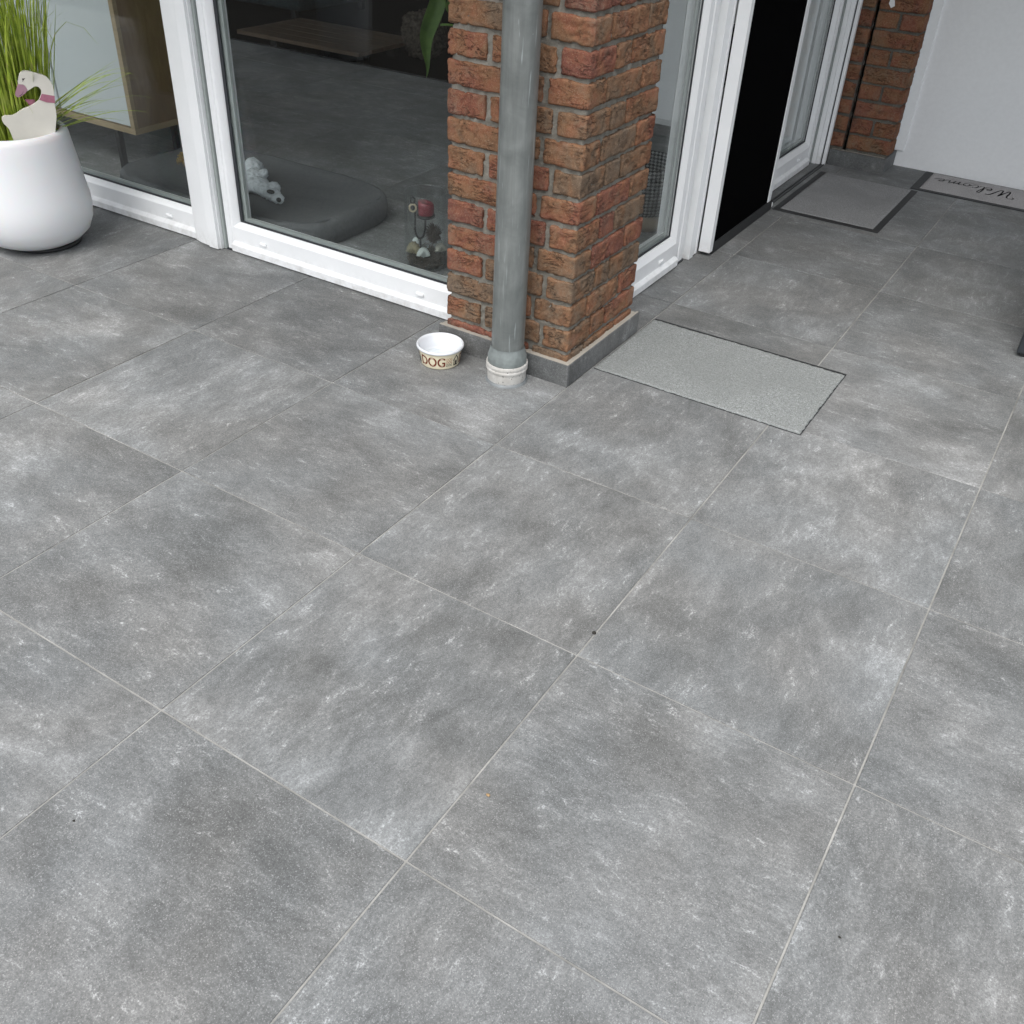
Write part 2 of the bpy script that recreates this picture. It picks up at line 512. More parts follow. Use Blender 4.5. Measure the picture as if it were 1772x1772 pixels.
# ---------------------------------------------------------------- the room behind the glass
rf = MB().box(-7.1, -0.19, 1.80, 8.1, -0.04, -0.0045).build('room_floor', mat_plain('dark_floor_joint', (0.035, 0.035, 0.034), 0.8))
tag(rf, kind='structure')
S = 0.8
in_cache = {}
for j in range(0, 8):
    for i in range(-8, 1):
        x0, x1 = -0.82 + (i - 0) * S - 0.0, -0.82 + (i + 1) * S
        y0, y1 = 1.85 + j * S, 1.85 + (j + 1) * S
        x1 = min(x1, -0.2); y1 = min(y1, 8.1); x0 = max(x0, -7.1)
        if x1 - x0 < 0.05: continue
        k = (round(x1 - x0, 3), round(y1 - y0, 3))
        if k not in in_cache:
            m = MB().box(-(k[0] - 0.005) / 2, (k[0] - 0.005) / 2, -(k[1] - 0.005) / 2, (k[1] - 0.005) / 2, -0.010, -0.001, 0.001, 1)
            me = bpy.data.meshes.new('tile'); m.b.to_mesh(me); m.b.free(); me.materials.append(TILE_IN); in_cache[k] = me
        o = bpy.data.objects.new('tile', in_cache[k]); o.location = ((x0 + x1) / 2, (y0 + y1) / 2, 0)
        link(o, rf)
w = MB().box(-7.25, -7.1, 1.63, 8.2, -0.04, 2.45).box(-7.1, -0.1, 8.1, 8.2, -0.04, 2.45).box(-0.3, -0.1, 4.80, 8.1, -0.04, 2.45).box(-0.22, 0.12, 4.60, 4.80, -0.04, 2.45)
tag(w.build('room_wall', PLASTER_IN), kind='structure')
tag(MB().box(-7.25, -0.06, 1.66, 8.2, 2.45, 5.6).build('upper_storey', PLASTER_IN), kind='structure')
tag(MB().box(-7.6, -0.02, 0.45, 1.655, 2.46, 2.62).build('shading_eave', PLASTER), kind='structure')  # unseen overhang added to dim the paving and room by the front windows
tag(MB().box(-0.055, 3.2, 2.05, 5.6, 2.56, 2.72).build('porch_roof', PLASTER), kind='structure')

# ---------------------------------------------------------------- brick pillars
def brick_mesh(sx, sy, sz, seed, rr=0.0055, step=0.0060):
    nx, ny, nz = (max(2, int(round(s / step))) for s in (sx, sy, sz))
    b = bmesh.new()
    vd = {}
    off = Vector((seed * 7.31, seed * 3.77, seed * 1.93))
    jit = random.Random(seed)
    slope = [jit.uniform(-0.0022, 0.0022) for _ in range(4)]
    def V(i, j, k):
        key = (i, j, k)
        if key in vd: return vd[key]
        p = Vector((i / nx * sx - sx / 2, j / ny * sy - sy / 2, k / nz * sz - sz / 2))
        h = Vector((sx / 2, sy / 2, sz / 2))
        c = Vector([max(-h[a] + rr, min(h[a] - rr, p[a])) for a in range(3)])
        d = p - c
        n = d.normalized() if d.length > 1e-9 else Vector((0, 0, 1))
        q = c + n * min(rr, d.length) if d.length > 1e-9 else p
        # outward direction for relief
        on = Vector([(1 if p[a] > h[a] - 1e-6 else -1 if p[a] < -h[a] + 1e-6 else 0) for a in range(3)]).normalized()
        s = p + off
        amp = noise.fractal(s * 34, 0.75, 2.1, 5) * 0.0019 + noise.noise(s * 9) * 0.0022
        fold = noise.noise(Vector((s.x * 20, s.y * 20, s.z * 62 + 3.0 * noise.noise(s * 16))))
        amp -= max(0.0, 0.14 - abs(fold)) * 0.075 * max(0.0, noise.noise(s * 11 + Vector((5, 5, 5))) + 0.25)
        q = q + on * amp
        q.z += slope[0] * p.x / sx + slope[1] * p.y / sy + noise.noise(Vector((s.x * 22, s.y * 22, 3.0 * (1 if p.z > 0 else -1) + seed))) * 0.0034 * (abs(p.z) / h.z) ** 3
        vd[key] = b.verts.new(q)
        return vd[key]
    for j in range(ny):
        for k in range(nz):
            b.faces.new((V(0, j, k), V(0, j, k + 1), V(0, j + 1, k + 1), V(0, j + 1, k)))
            b.faces.new((V(nx, j, k), V(nx, j + 1, k), V(nx, j + 1, k + 1), V(nx, j, k + 1)))
    for i in range(nx):
        for k in range(nz):
            b.faces.new((V(i, 0, k), V(i + 1, 0, k), V(i + 1, 0, k + 1), V(i, 0, k + 1)))
            b.faces.new((V(i, ny, k), V(i, ny, k + 1), V(i + 1, ny, k + 1), V(i + 1, ny, k)))
    for i in range(nx):
        for j in range(ny):
            b.faces.new((V(i, j, 0), V(i, j + 1, 0), V(i + 1, j + 1, 0), V(i + 1, j, 0)))
            b.faces.new((V(i, j, nz), V(i + 1, j, nz), V(i + 1, j + 1, nz), V(i, j + 1, nz)))
    me = bpy.data.meshes.new('brick')
    b.to_mesh(me); b.free()
    for p in me.polygons: p.use_smooth = True
    me.materials.append(BRICK)
    return me

bseed = [10]
def brick(x0, x1, y0, y1, z0, z1, parent, mat=None):
    bseed[0] += 1
    r = random.Random(bseed[0])
    z0 += r.uniform(-0.0015, 0.0015); z1 += r.uniform(-0.0015, 0.0015)
    me = brick_mesh(x1 - x0, y1 - y0, z1 - z0, bseed[0])
    if mat: me.materials[0] = mat
    o = bpy.data.objects.new('brick', me)
    o.location = ((x0 + x1) / 2 + r.uniform(-0.0012, 0.0012), (y0 + y1) / 2 + r.uniform(-0.0012, 0.0012), (z0 + z1) / 2)
    o.rotation_euler = (0, 0, r.uniform(-0.006, 0.006))
    return link(o, parent)

def rough_box(name, x0, x1, y0, y1, z0, z1, mat, parent, step=0.012, amp=0.0028):
    m = MB().box(x0, x1, y0, y1, z0, z1)
    b = m.b
    for ax, n in ((0, int((x1 - x0) / step)), (1, int((y1 - y0) / step)), (2, int((z1 - z0) / step))):
        lo = (x0, y0, z0)[ax]; hi = (x1, y1, z1)[ax]
        for k in range(1, n):
            co = [0, 0, 0]; co[ax] = lo + (hi - lo) * k / n
            no = [0, 0, 0]; no[ax] = 1
            bmesh.ops.bisect_plane(b, geom=b.verts[:] + b.edges[:] + b.faces[:], plane_co=co, plane_no=no)
    b.normal_update()
    mv = [(v, v.normal.copy()) for v in b.verts]
    for v, n in mv:
        v.co += n * (noise.fractal(v.co * 60, 0.6, 2.0, 4) * amp)
    return m.build(name, mat, parent, smooth=True)

PX0, PX1, PY0, PY1 = -0.475, -0.020, 1.629, 2.078
pil = thing('brick_pillar', 'stout brown and red brick pillar between the two window walls, behind the downpipe', 'pillar', (-0.25, 1.85, 0))
rough_box('mortar', PX0 + 0.012, PX1 - 0.0098, PY0 + 0.0090, PY1 - 0.012, 0.0, 1.60, MORTAR, pil, 0.0075, 0.0050)
P0, PZ, J = 0.098, 0.0785, 0.0125
for c in range(-1, 17):
    z0, z1 = P0 + c * PZ + J / 2, P0 + (c + 1) * PZ - J / 2
    if c == -1: z0 = 0.030
    if c % 2:   # odd: wide brick at the left, short return on the side
        fr = [(PX0, -0.262), (-0.248, -0.164), (-0.148, PX1)]
        ret = 1.732
        sd_ = [(1.7405, 1.948), (1.957, PY1)]
    else:
        fr = [(PX0, -0.345), (-0.329, -0.128), (-0.112, PX1)]
        ret = 1.770
        sd_ = [(1.7785, 1.866), (1.876, PY1)]
    for n, (a, b_) in enumerate(fr):
        if n == 2:
            brick(a, b_, PY0, ret, z0, z1, pil)
        else:
            brick(a, b_, PY0, PY0 + 0.095, z0, z1, pil)
    for a, b_ in sd_:
        brick(PX1 - 0.095, PX1, a, b_, z0, z1, pil)
    if c % 2 == 0:
        brick(PX0, PX0 + 0.095, PY0 + 0.105, PY1, z0, z1, pil)
# tiled skirting with a pale sealed top edge
sk = MB().box(-0.490, 0.0, 1.6055, 1.6175, 0.0, 0.0745, 0.0008, 1).build('skirting', SKIRT, pil)
sk2 = MB().box(-0.012, 0.0, 1.618, 2.100, 0.0, 0.0745, 0.0008, 1).build('skirting', SKIRT, pil)
MB().box(-0.488, -0.0125, 1.6178, 1.645, 0.010, 0.0725).box(-0.035, -0.0125, 1.645, 2.095, 0.010, 0.0725).build('sealant', CREAM, pil)
MB().box(-0.488, -0.003, 1.608, 1.6172, 0.0748, 0.0762).build('skirting_edge', CREAM, pil)
MB().box(-0.0095, -0.0025, 1.619, 2.097, 0.0748, 0.0762).build('skirting_edge', CREAM, pil)

BX0, BX1, BY0 = -0.098, 0.203, 4.555
p2 = thing('brick_pillar', 'darker brick pillar with a black vertical joint, beside the white wall and welcome mat', 'pillar', (0.05, 4.65, 0))
rough_box('mortar', -0.022, BX1 - 0.012, BY0 + 0.008, 4.70, 0.0, 1.3, MORTAR2, p2, 0.014, 0.0035)
rough_box('mortar', BX0 - 0.03, -0.040, BY0 + 0.008, 4.70, 0.0, 1.3, MORTAR2, p2, 0.014, 0.0035)
MB().box(-0.0395, -0.0225, BY0 + 0.05, 4.60, 0.0, 1.3).build('expansion_joint', RUBBER, p2)
for c in range(0, 14):
    z0, z1 = 0.083 + c * 0.0815 + 0.005, 0.083 + (c + 1) * 0.0815 - 0.006
    brick(BX0 - 0.03, -0.040, BY0, BY0 + 0.09, z0, z1, p2, BRICK2)
    if c % 2 == 0:
        brick(-0.021, BX1, BY0, BY0 + 0.095, z0, z1, p2, BRICK2)
    else:
        brick(-0.020, 0.083, BY0, BY0 + 0.095, z0, z1, p2, BRICK2)
        brick(0.095, BX1, BY0, BY0 + 0.095, z0, z1, p2, BRICK2)
MB().box(-0.092, 0.198, 4.528, 4.541, 0.0, 0.078, 0.0008, 1).build('skirting', SKIRT, p2)
MB().box(0.186, 0.198, 4.5415, 4.758, 0.0, 0.078, 0.0008, 1).build('skirting', SKIRT, p2)
MB().box(-0.09, 0.1855, 4.5412, 4.57, 0.01, 0.0765).box(0.15, 0.1855, 4.57, 4.755, 0.01, 0.0765).build('sealant', CREAM, p2)
MB().box(0.10, 0.180, 4.656, 4.757, 0.079, 2.45, 0.002, 1).build('rendered_return', PLASTER, p2)
MB().box(0.1805, 0.232, 4.744, 4.757, 0.079, 2.45, 0.002, 1).build('rendered_return', PLASTER, p2)

tag(MB().box(0.12, 2.6, 4.76, 4.95, -0.04, 2.555).build('white_wall', PLASTER), 'smooth white rendered wall rising behind the welcome mat', 'wall')

tagm = MB().plate([(0, 0), (0.020, -0.006), (0.026, -0.030), (0.010, -0.040), (-0.004, -0.022)], lambda u, v, w_: (0.026 + u, 4.541 + w_ + 0.08 * abs(v), 0.79 + v), 0.0012)
tag(tagm.build('paper_tag', mat_plain('white_paper', (0.75, 0.76, 0.76), 0.8)), 'small white torn tag hanging on the far brick pillar', 'tag')

# ---------------------------------------------------------------- windows
GL_T = 0.004
def drain_cap(x, y, z, axis, parent):
    m = MB()
    if axis == 'x':
        m.box(x - 0.017, x + 0.017, y - 0.008, y + 0.004, z - 0.0065, z + 0.0065, 0.0045, 3)
    else:
        m.box(x - 0.004, x + 0.008, y - 0.017, y + 0.017, z - 0.0065, z + 0.0065, 0.0045, 3)
    m.build('drain_cap', PVC, parent, angle=50)

H = 2.44
def front_window(x0, x1, gx0, gx1, label, left_stile, right_stile, caps):
    t = thing('window', label, 'window', ((x0 + x1) / 2, 1.80, 0))
    yo = 1.782
    rail = MB().profile([(1.766, 0.006), (1.766, 0.030), (1.769, 0.034), (1.780, 0.0395), (yo, 0.042), (yo, 0.096), (1.785, 0.100), (1.797, 0.112), (1.803, 0.114), (1.862, 0.114), (1.862, 0.006)], 'x', (gx0 - 0.024) if left_stile else x0, x1).build('bottom_rail', PVC, t, angle=35)
    MB().box(x0, x1, 1.774, 1.86, -0.001, 0.0058).build('rail_gap_shadow', GASKET_GAP, t)  # dark strip that paints the shadow in the gap under the lip
    MB().box(x0, x1, yo, 1.862, H - 0.10, H).build('top_rail', PVC, t)
    def stile(a, b, side):
        # side +1: glass lies to +x
        pts = [(a, yo + 0.004), (a + 0.004, yo - 0.002), (b - 0.034, yo - 0.002), (b - 0.030, yo + 0.0015), (b - 0.018, yo + 0.0015), (b - 0.015, yo + 0.004), (b - 0.003, 1.797), (b, 1.803), (b, 1.8615), (a, 1.8615)]
        if side < 0:
            pts = [(a + b - p, q) for p, q in pts]
        MB().profile(pts, 'z', 0.006 if left_stile else 0.1143, H).build('stile', PVC, t, angle=35)
    if left_stile: stile(x0, gx0, 1)
    if right_stile: stile(gx1, x1, -1)
    ga, gb = gx0 - 0.004, gx1 + 0.004
    MB().box(gx0, gx1, 1.8035, 1.8075, 0.1145, 0.121).box(gx0, gx0 + 0.014, 1.8035, 1.8075, 0.121, H - 0.1).box(gx1 - 0.006, gx1, 1.8035, 1.8075, 0.121, H - 0.1).build('gasket', GASKET_GAP, t)
    MB().box(gx0 + 0.002, gx1 - 0.002, 1.8135, 1.8265, 0.115, 0.131).box(gx0 + 0.002, gx0 + 0.030, 1.8135, 1.8265, 0.131, H - 0.1).box(gx1 - 0.016, gx1 - 0.002, 1.8135, 1.8265, 0.131, H - 0.1).build('spacer', SPACER, t)
    MB().box(ga, gb, 1.8085, 1.8085 + GL_T, 0.112, H - 0.09).build('pane', GLASS, t)
    MB().box(ga, gb, 1.828, 1.828 + GL_T, 0.112, H - 0.09).build('pane', GLASS, t)
    for cx in caps:
        drain_cap(cx, yo, 0.060, 'x', rail)
    return t
front_window(-7.09, -1.795, -7.0, -1.80, 'tall front window behind the swan planter, sideboard standing inside', False, False, [-1.953])
w2 = front_window(-1.633, -0.472, -1.572, -0.50, 'tall front window with a grey dog bed lying inside, left of the pillar', True, False, [-1.440, -0.697])
# cover boards of the post between the two front windows
post = thing('window_post', 'white stepped cover post between the two tall front windows', 'post', (-1.72, 1.78, 0))
MB().profile([(-1.795, 1.778), (-1.792, 1.764), (-1.755, 1.755), (-1.7030, 1.7495), (-1.7030, 1.86), (-1.795, 1.86)], 'z', 0.004, H).build('cover_board', PVC, post, angle=25)
MB().box(-1.6995, -1.6505, 1.7435, 1.86, 0.003, H, 0.0015, 2).build('cover_board', PVC, post)
MB().box(-1.6502, -1.6335, 1.772, 1.86, 0.002, H).build('groove', SPACER, post)
MB().box(-1.7028, -1.6997, 1.752, 1.80, 0.004, H).build('joint', GASKET_GAP, post)
MB().box(-1.6500, -1.6462, 1.756, 1.7718, 0.002, H).build('groove_fin', PVC, post)

def side_window(y0, y1, gy0, gy1, xo, label, caps, stile0=True, stile1=True):
    t = thing('window', label, 'window', (xo, (y0 + y1) / 2, 0))
    X = lambda d: xo - d
    rail = MB().profile([(xo + 0.016, 0.006), (xo + 0.016, 0.030), (xo + 0.013, 0.034), (xo + 0.002, 0.0395), (xo, 0.042), (xo, 0.094), (xo - 0.003, 0.098), (xo - 0.015, 0.118), (xo - 0.021, 0.120), (xo - 0.08, 0.120), (xo - 0.08, 0.006)], 'y', (gy0 - 0.024) if stile0 else y0, (gy1 + 0.024) if stile1 else y1).build('bottom_rail', PVC, t, angle=35)
    MB().box(xo - 0.075, xo + 0.008, y0, y1, -0.001, 0.0058).build('rail_gap_shadow', GASKET_GAP, t)  # shadow of the gap under this rail, put in as a dark strip
    def stile(a, b, flip):
        pts = [(xo - 0.004, a), (xo + 0.002, a + 0.004), (xo + 0.002, a + (b - a) * 0.42), (xo - 0.0015, a + (b - a) * 0.45), (xo - 0.0015, b - 0.018), (xo - 0.005, b - 0.015), (xo - 0.015, b - 0.003), (xo - 0.021, b), (xo - 0.0795, b), (xo - 0.0795, a)]
        if flip:
            pts = [(p, a + b - q) for p, q in pts]
        MB().profile(pts, 'z', 0.004, H).build('stile', PVC, t, angle=35)
    if stile0: stile(y0, gy0, False)
    if stile1: stile(gy1, y1, True)
    MB().box(xo - 0.026, xo - 0.0215, gy0, gy1, 0.1205, 0.127).box(xo - 0.026, xo - 0.0215, gy0, gy0 + 0.006, 0.127, H - .1).box(xo - 0.026, xo - 0.0215, gy1 - 0.006, gy1, 0.127, H - .1).build('gasket', GASKET_GAP, t)
    MB().box(xo - 0.045, xo - 0.032, gy0 + 0.002, gy1 - 0.002, 0.121, 0.137).box(xo - 0.045, xo - 0.032, gy0 + 0.002, gy0 + 0.016, 0.137, H - .1).box(xo - 0.045, xo - 0.032, gy1 - 0.016, gy1 - 0.002, 0.137, H - .1).build('spacer', SPACER, t)
    MB().box(xo - 0.0305, xo - 0.0265, gy0 - 0.004, gy1 + 0.004, 0.118, H).build('pane', GLASS, t)
    MB().box(xo - 0.051, xo - 0.047, gy0 - 0.004, gy1 + 0.004, 0.118, H).build('pane', GLASS, t)
    for cy in caps:
        drain_cap(xo, cy, 0.062, 'y', rail)
    return t
side_window(2.082, 2.806, 2.12, 2.705, -0.150, 'narrow side window between the brick pillar and the black screen', [2.592], stile0=False)
pp = thing('window_post', 'white grooved post between the side window and the black screen', 'post', (-0.14, 2.86, 0))
MB().box(-0.20, -0.158, 2.807, 2.826, 0.002, H).build('groove', SPACER, pp)
MB().box(-0.20, -0.127, 2.8265, 2.867, 0.0, H, 0.0015, 2).build('cover_board', PVC, pp)
MB().box(-0.20, -0.129, 2.8685, 2.886, 0.004, H, 0.001, 1).build('cover_board', PVC, pp)
MB().box(-0.20, -0.126, 2.8875, 2.903, 0.006, H, 0.001, 1).build('cover_board', PVC, pp)

# sliding insect screen, pulled half across the doorway
BLACK = mat_plain('black_screen_fabric', (0.0010, 0.0010, 0.0012), 0.9, 0.1, 400, 0.1, spec=0.02)
sc = thing('screen_door', 'tall black screen panel in a slim white frame, pulled across the doorway', 'screen', (-0.09, 3.27, 0))
MB().box(-0.121, -0.073, 2.905, 2.938, 0.016, H, 0.0015, 2).build('stile', PVC, sc)
MB().box(-0.112, -0.080, 2.9385, 2.957, 0.045, H, 0.001, 1).build('stile', PVC, sc)
MB().box(-0.104, -0.078, 3.585, 3.622, 0.045, H, 0.0015, 2).build('stile', PVC, sc)
MB().box(-0.096, -0.082, 2.9575, 3.5845, 0.040, H).build('mesh_panel', BLACK, sc)
MB().box(-0.118, -0.0745, 2.9385, 3.64, 0.0, 0.0445, 0.002, 2).build('bottom_rail', RUBBER, sc)
MB().box(-0.0815, -0.0735, 3.6405, 3.652, 0.012, 0.030, 0.002, 2).build('bolt', PVC, sc)
ALU = mat_plain('dark_metal_track', (0.06, 0.062, 0.064), 0.4, 0.1, 40, 0.05, 0.6)
MB().profile([(-0.116, 0.0), (-0.116, 0.006), (-0.112, 0.006), (-0.112, 0.002), (-0.100, 0.002), (-0.100, 0.006), (-0.096, 0.006), (-0.096, 0.0)], 'y', 3.653, 4.50).build('floor_track', ALU, sc)

side_window(3.52, 4.478, 3.58, 4.405, -0.172, 'far glazed door in white frame beyond the black screen', [4.277])
p3 = thing('window_post', 'white guide posts between the far glazed door and the dark brick pillar', 'post', (-0.12, 4.51, 0))
MB().box(-0.25, -0.164, 4.4785, 4.525, 0.002, H).build('groove', SPACER, p3)
MB().box(-0.1635, -0.142, 4.492, 4.525, 0.0, H, 0.0015, 2).build('guide_post', PVC, p3)
MB().box(-0.1415, -0.119, 4.498, 4.525, 0.0, H, 0.0015, 2).build('guide_post', PVC, p3)
MB().box(-0.1185, -0.112, 4.51, 4.525, 0.0, H).build('slit', GASKET_GAP, p3)
MB().box(-0.1115, -0.095, 4.500, 4.525, 0.0, H, 0.0015, 2).build('guide_post', PVC, p3)
# white jambs seen inside the far door
jb = thing('door_jamb', 'white inner door jambs seen through the far glazed door', 'door frame', (-0.28, 4.3, 0))
MB().box(-0.40, -0.262, 4.19, 4.215, 0.0, H, 0.002, 1).build('jamb_board', PVC, jb)
jbb = MB().box(-0.285, -0.262, 4.217, 4.395, 0.0, H, 0.002, 1).build('jamb_board', PVC, jb)
MB().box(-0.36, -0.27, 4.52, 4.75, 0.03, H, 0.002, 1).build('jamb_board', PVC, jb)
MB().box(-0.288, -0.2625, 4.165, 4.189, 0.02, 0.22, 0.002, 1).build('hinge', PVC, jbb)
MB().box(-0.286, -0.2615, 4.160, 4.188, 0.60, 0.66, 0.002, 1).build('hinge', ALU, jbb)

# ---------------------------------------------------------------- downpipe
dp = thing('downpipe', 'round grey rain downpipe with a white collar at its foot, before the pillar', 'pipe', (-0.183, 1.543, 0))
c0 = (-0.183, 1.543, 0)
MB().lathe([(0.0, 2.3), (0.0505, 2.3), (0.0505, 0.115), (0.0515, 0.100), (0.0, 0.100)], c0, 64).build('pipe', PIPE, dp, smooth=True, angle=40)
MB().lathe([(0.052, 0.118), (0.053, 0.112), (0.0565, 0.098), (0.0605, 0.085), (0.0612, 0.066), (0.0600, 0.060), (0.05, 0.058)], c0, 64).build('socket', mat_plain('grey_socket', (0.175, 0.198, 0.194), 0.55, 0.3, 25, 0.2), dp, smooth=True)
def mat_collar():
    t = NT('dirty_white_collar')
    v = t.coord()
    n = t.noise(v, 28.0, 5, 0.65); d = t.noise(v, 75.0, 3, 0.6)
    c = t.mix(t.remap(n, 0.4, 0.7, 0, 0.6), (0.55, 0.54, 0.51), (0.33, 0.31, 0.28))
    c = t.mix(t.remap(d, 0.63, 0.67), c, (0.05, 0.045, 0.04))
    return t.bsdf(c, 0.6, normal=t.bump(n, 0.15, 0.003))
COL = mat_collar()
MB().lathe([(0.058, 0.066), (0.0640, 0.0655), (0.0650, 0.062), (0.0650, 0.054), (0.0636, 0.052), (0.0650, 0.050), (0.0648, 0.043), (0.0625, 0.040), (0.0612, 0.034), (0.0605, 0.010), (0.0590, 0.0065), (0.05, 0.006)], c0, 64).build('collar', COL, dp, smooth=True, angle=45)
MB().lathe([(0.066, 0.0), (0.0645, 0.004), (0.0605, 0.008), (0.055, 0.009)], c0, 64).build('sealant_ring', mat_plain('grey_sealant', (0.16, 0.175, 0.18), 0.5, 0.15, 40), dp, smooth=True)

# ---------------------------------------------------------------- dog bowl
bc = Vector((-0.417, 1.513, 0))
bowl = thing('dog_bowl', 'white and cream ceramic dog bowl lettered DOG, by the pillar foot', 'bowl', bc)
CER = mat_plain('white_glazed_ceramic', (0.66, 0.685, 0.715), 0.12, 0.02, 8, 0.01, Coat_Weight=0.5)
CERC = mat_plain('cream_glazed_ceramic', (0.70, 0.64, 0.47), 0.18, 0.04, 10, 0.01, Coat_Weight=0.4)
BZ = 0.066
MB().lathe([(0.0, 0.0145), (0.048, 0.0145), (0.056, 0.017), (0.0600, 0.025), (0.0665, BZ - 0.006), (0.0712, BZ - 0.001), (0.0735, BZ), (0.0760, BZ - 0.003), (0.0762, BZ - 0.007), (0.0745, BZ - 0.010), (0.0703, BZ - 0.0115)], bc, 96).build('inside', CER, bowl, smooth=True)
def body_r(z): return 0.0630 + (0.0705 - 0.0630) * max(0, min(1, (z - 0.004) / 0.052))
bout = MB().lathe([(0.0705, BZ - 0.0112), (body_r(0.030), 0.030), (body_r(0.006), 0.006), (0.0618, 0.0022), (0.058, 0.0), (0.0, 0.0)], bc, 96).build('outside', CERC, bowl, smooth=True)
WATER = mat_glass('water', (0.96, 0.98, 0.98), 0.03)
MB().lathe([(0.0, 0.0195), (0.0572, 0.0195)], bc, 64).build('water', WATER, bowl)
BRN = mat_plain('brown_glaze', (0.16, 0.045, 0.025), 0.25)
TAN = mat_plain('tan_glaze', (0.42, 0.24, 0.12), 0.25)
BLK = mat_plain('black_glaze', (0.012, 0.010, 0.010), 0.25)
RST = mat_plain('rust_glaze', (0.30, 0.10, 0.05), 0.25)
def text_mesh(s, off=0.0):
    cu = bpy.data.curves.new('t', 'FONT'); cu.body = s; cu.offset = off; cu.resolution_u = 6
    o = bpy.data.objects.new('t', cu); col.objects.link(o)
    dg = bpy.context.evaluated_depsgraph_get()
    me = bpy.data.meshes.new_from_object(o.evaluated_get(dg))
    bpy.data.objects.remove(o); bpy.data.curves.remove(cu)
    V = [v.co.copy() for v in me.vertices]; F = [tuple(p.vertices) for p in me.polygons]
    bpy.data.meshes.remove(me)
    x0 = min(v.x for v in V); x1 = max(v.x for v in V); y0 = min(v.y for v in V); y1 = max(v.y for v in V)
    return [((v.x - x0) / (x1 - x0), (v.y - y0) / (y1 - y0)) for v in V], F
def wrap(m, V, F, a0, a1, z0, z1, lift=0.0006):
    vs_ = []
    for u, v in V:
        th = rad(a0 + (a1 - a0) * u); z = z0 + (z1 - z0) * v; r = body_r(z) + lift
        vs_.append(m.b.verts.new((bc.x + r * math.cos(th), bc.y + r * math.sin(th), z)))
    for f in F:
        try: m.b.faces.new([vs_[i] for i in f])
        except ValueError: pass
VD, FD = text_mesh('DOG', 0.022)
VS, FS = text_mesh('DOG', 0.006)
cf = -54.3
for rep in range(3):
    a = cf + rep * 120
    m = MB(); wrap(m, VD, FD, a - 58, a + 14, 0.0115, 0.0455); m.build('lettering', BRN, bout)
    for k, mt in enumerate((TAN, RST, BLK)):
        m = MB(); wrap(m, VS, FS, a + 17, a + 34, 0.0335 - k * 0.0105, 0.0425 - k * 0.0105); m.build('lettering', mt, bout)
    # kennel sign: pitched roof, walls, arched doorway
    def rect(m, u0, u1, v0, v1):
        n = 6
        V = [(u0 + (u1 - u0) * i / n, v) for i in range(n + 1) for v in (v0, v1)]
        wrap(m, V, [(2 * i, 2 * i + 2, 2 * i + 3, 2 * i + 1) for i in range(n)], a + 38, a + 57, 0.011, 0.049, 0.0007)
    m = MB()
    for p, q in (((0.0, 0.58), (0.5, 1.0)), ((1.0, 0.58), (0.5, 1.0))):
        V = [(p[0] + (q[0] - p[0]) * i / 6, p[1] + (q[1] - p[1]) * i / 6 + s_) for i in range(7) for s_ in (-0.14, 0.0)]
        wrap(m, V, [(2 * i, 2 * i + 2, 2 * i + 3, 2 * i + 1) for i in range(6)], a + 38, a + 57, 0.011, 0.049, 0.0007)
    rect(m, 0.10, 0.20, 0.0, 0.60); rect(m, 0.80, 0.90, 0.0, 0.60); rect(m, 0.10, 0.90, 0.0, 0.07)
    rect(m, 0.34, 0.66, 0.05, 0.40); rect(m, 0.40, 0.60, 0.40, 0.50)
    m.build('kennel_sign', BLK, bout)
# bone figure printed on the bowl floor, and a few crumbs
m = MB()
for k in range(16):
    r = random.Random(k); th = rad(-54 + r.uniform(-24, 24)); rr_ = r.uniform(0.046, 0.053)
    m.ball((bc.x + rr_ * math.cos(th), bc.y + rr_ * math.sin(th), 0.0155), (r.uniform(.0006, .0022), r.uniform(.0006, .002), 0.0008), 1)
m.build('print', mat_plain('brown_print', (0.06, 0.045, 0.03), 0.6), bowl)

# ---------------------------------------------------------------- mats
def carpet_slab(name, x0, x1, y0, y1, zt, mat, parent=None, step=0.006, amp=0.0016, rag=0.0022, z0=0.0005):
    nx, ny = int((x1 - x0) / step), int((y1 - y0) / step)
    m = MB(); G = []
    for i in range(nx + 1):
        row = []
        for j in range(ny + 1):
            x = x0 + (x1 - x0) * i / nx; y = y0 + (y1 - y0) * j / ny
            e = min(i, nx - i, j, ny - j)
            q = Vector((x * 60, y * 60, 0.3))
            if i in (0, nx): x += rag * noise.fractal(q * 1.3, 0.8, 2.2, 4)
            if j in (0, ny): y += rag * noise.fractal(q * 1.3 + Vector((7, 3, 1)), 0.8, 2.2, 4)
            z = zt + amp * noise.fractal(q * 2.6, 0.7, 2.2, 3) + 0.0010 * noise.noise(Vector((x * 7, y * 7, 2)))
            if e == 0: z -= 0.002
            row.append(m.b.verts.new((x, y, z)))
        G.append(row)
    for i in range(nx):
        for j in range(ny):
            m.b.faces.new((G[i][j], G[i + 1][j], G[i + 1][j + 1], G[i][j + 1]))
    edge = [G[i][0] for i in range(nx + 1)] + [G[nx][j] for j in range(1, ny + 1)] + [G[i][ny] for i in range(nx - 1, -1, -1)] + [G[0][j] for j in range(ny - 1, 0, -1)]
    low = [m.b.verts.new((v.co.x, v.co.y, z0)) for v in edge]
    n = len(edge)
    for k in range(n):
        m.b.faces.new((edge[k], low[k], low[(k + 1) % n], edge[(k + 1) % n]))
    bmesh.ops.recalc_face_normals(m.b, faces=m.b.faces[:])
    return m.build(name, mat, parent, smooth=True)

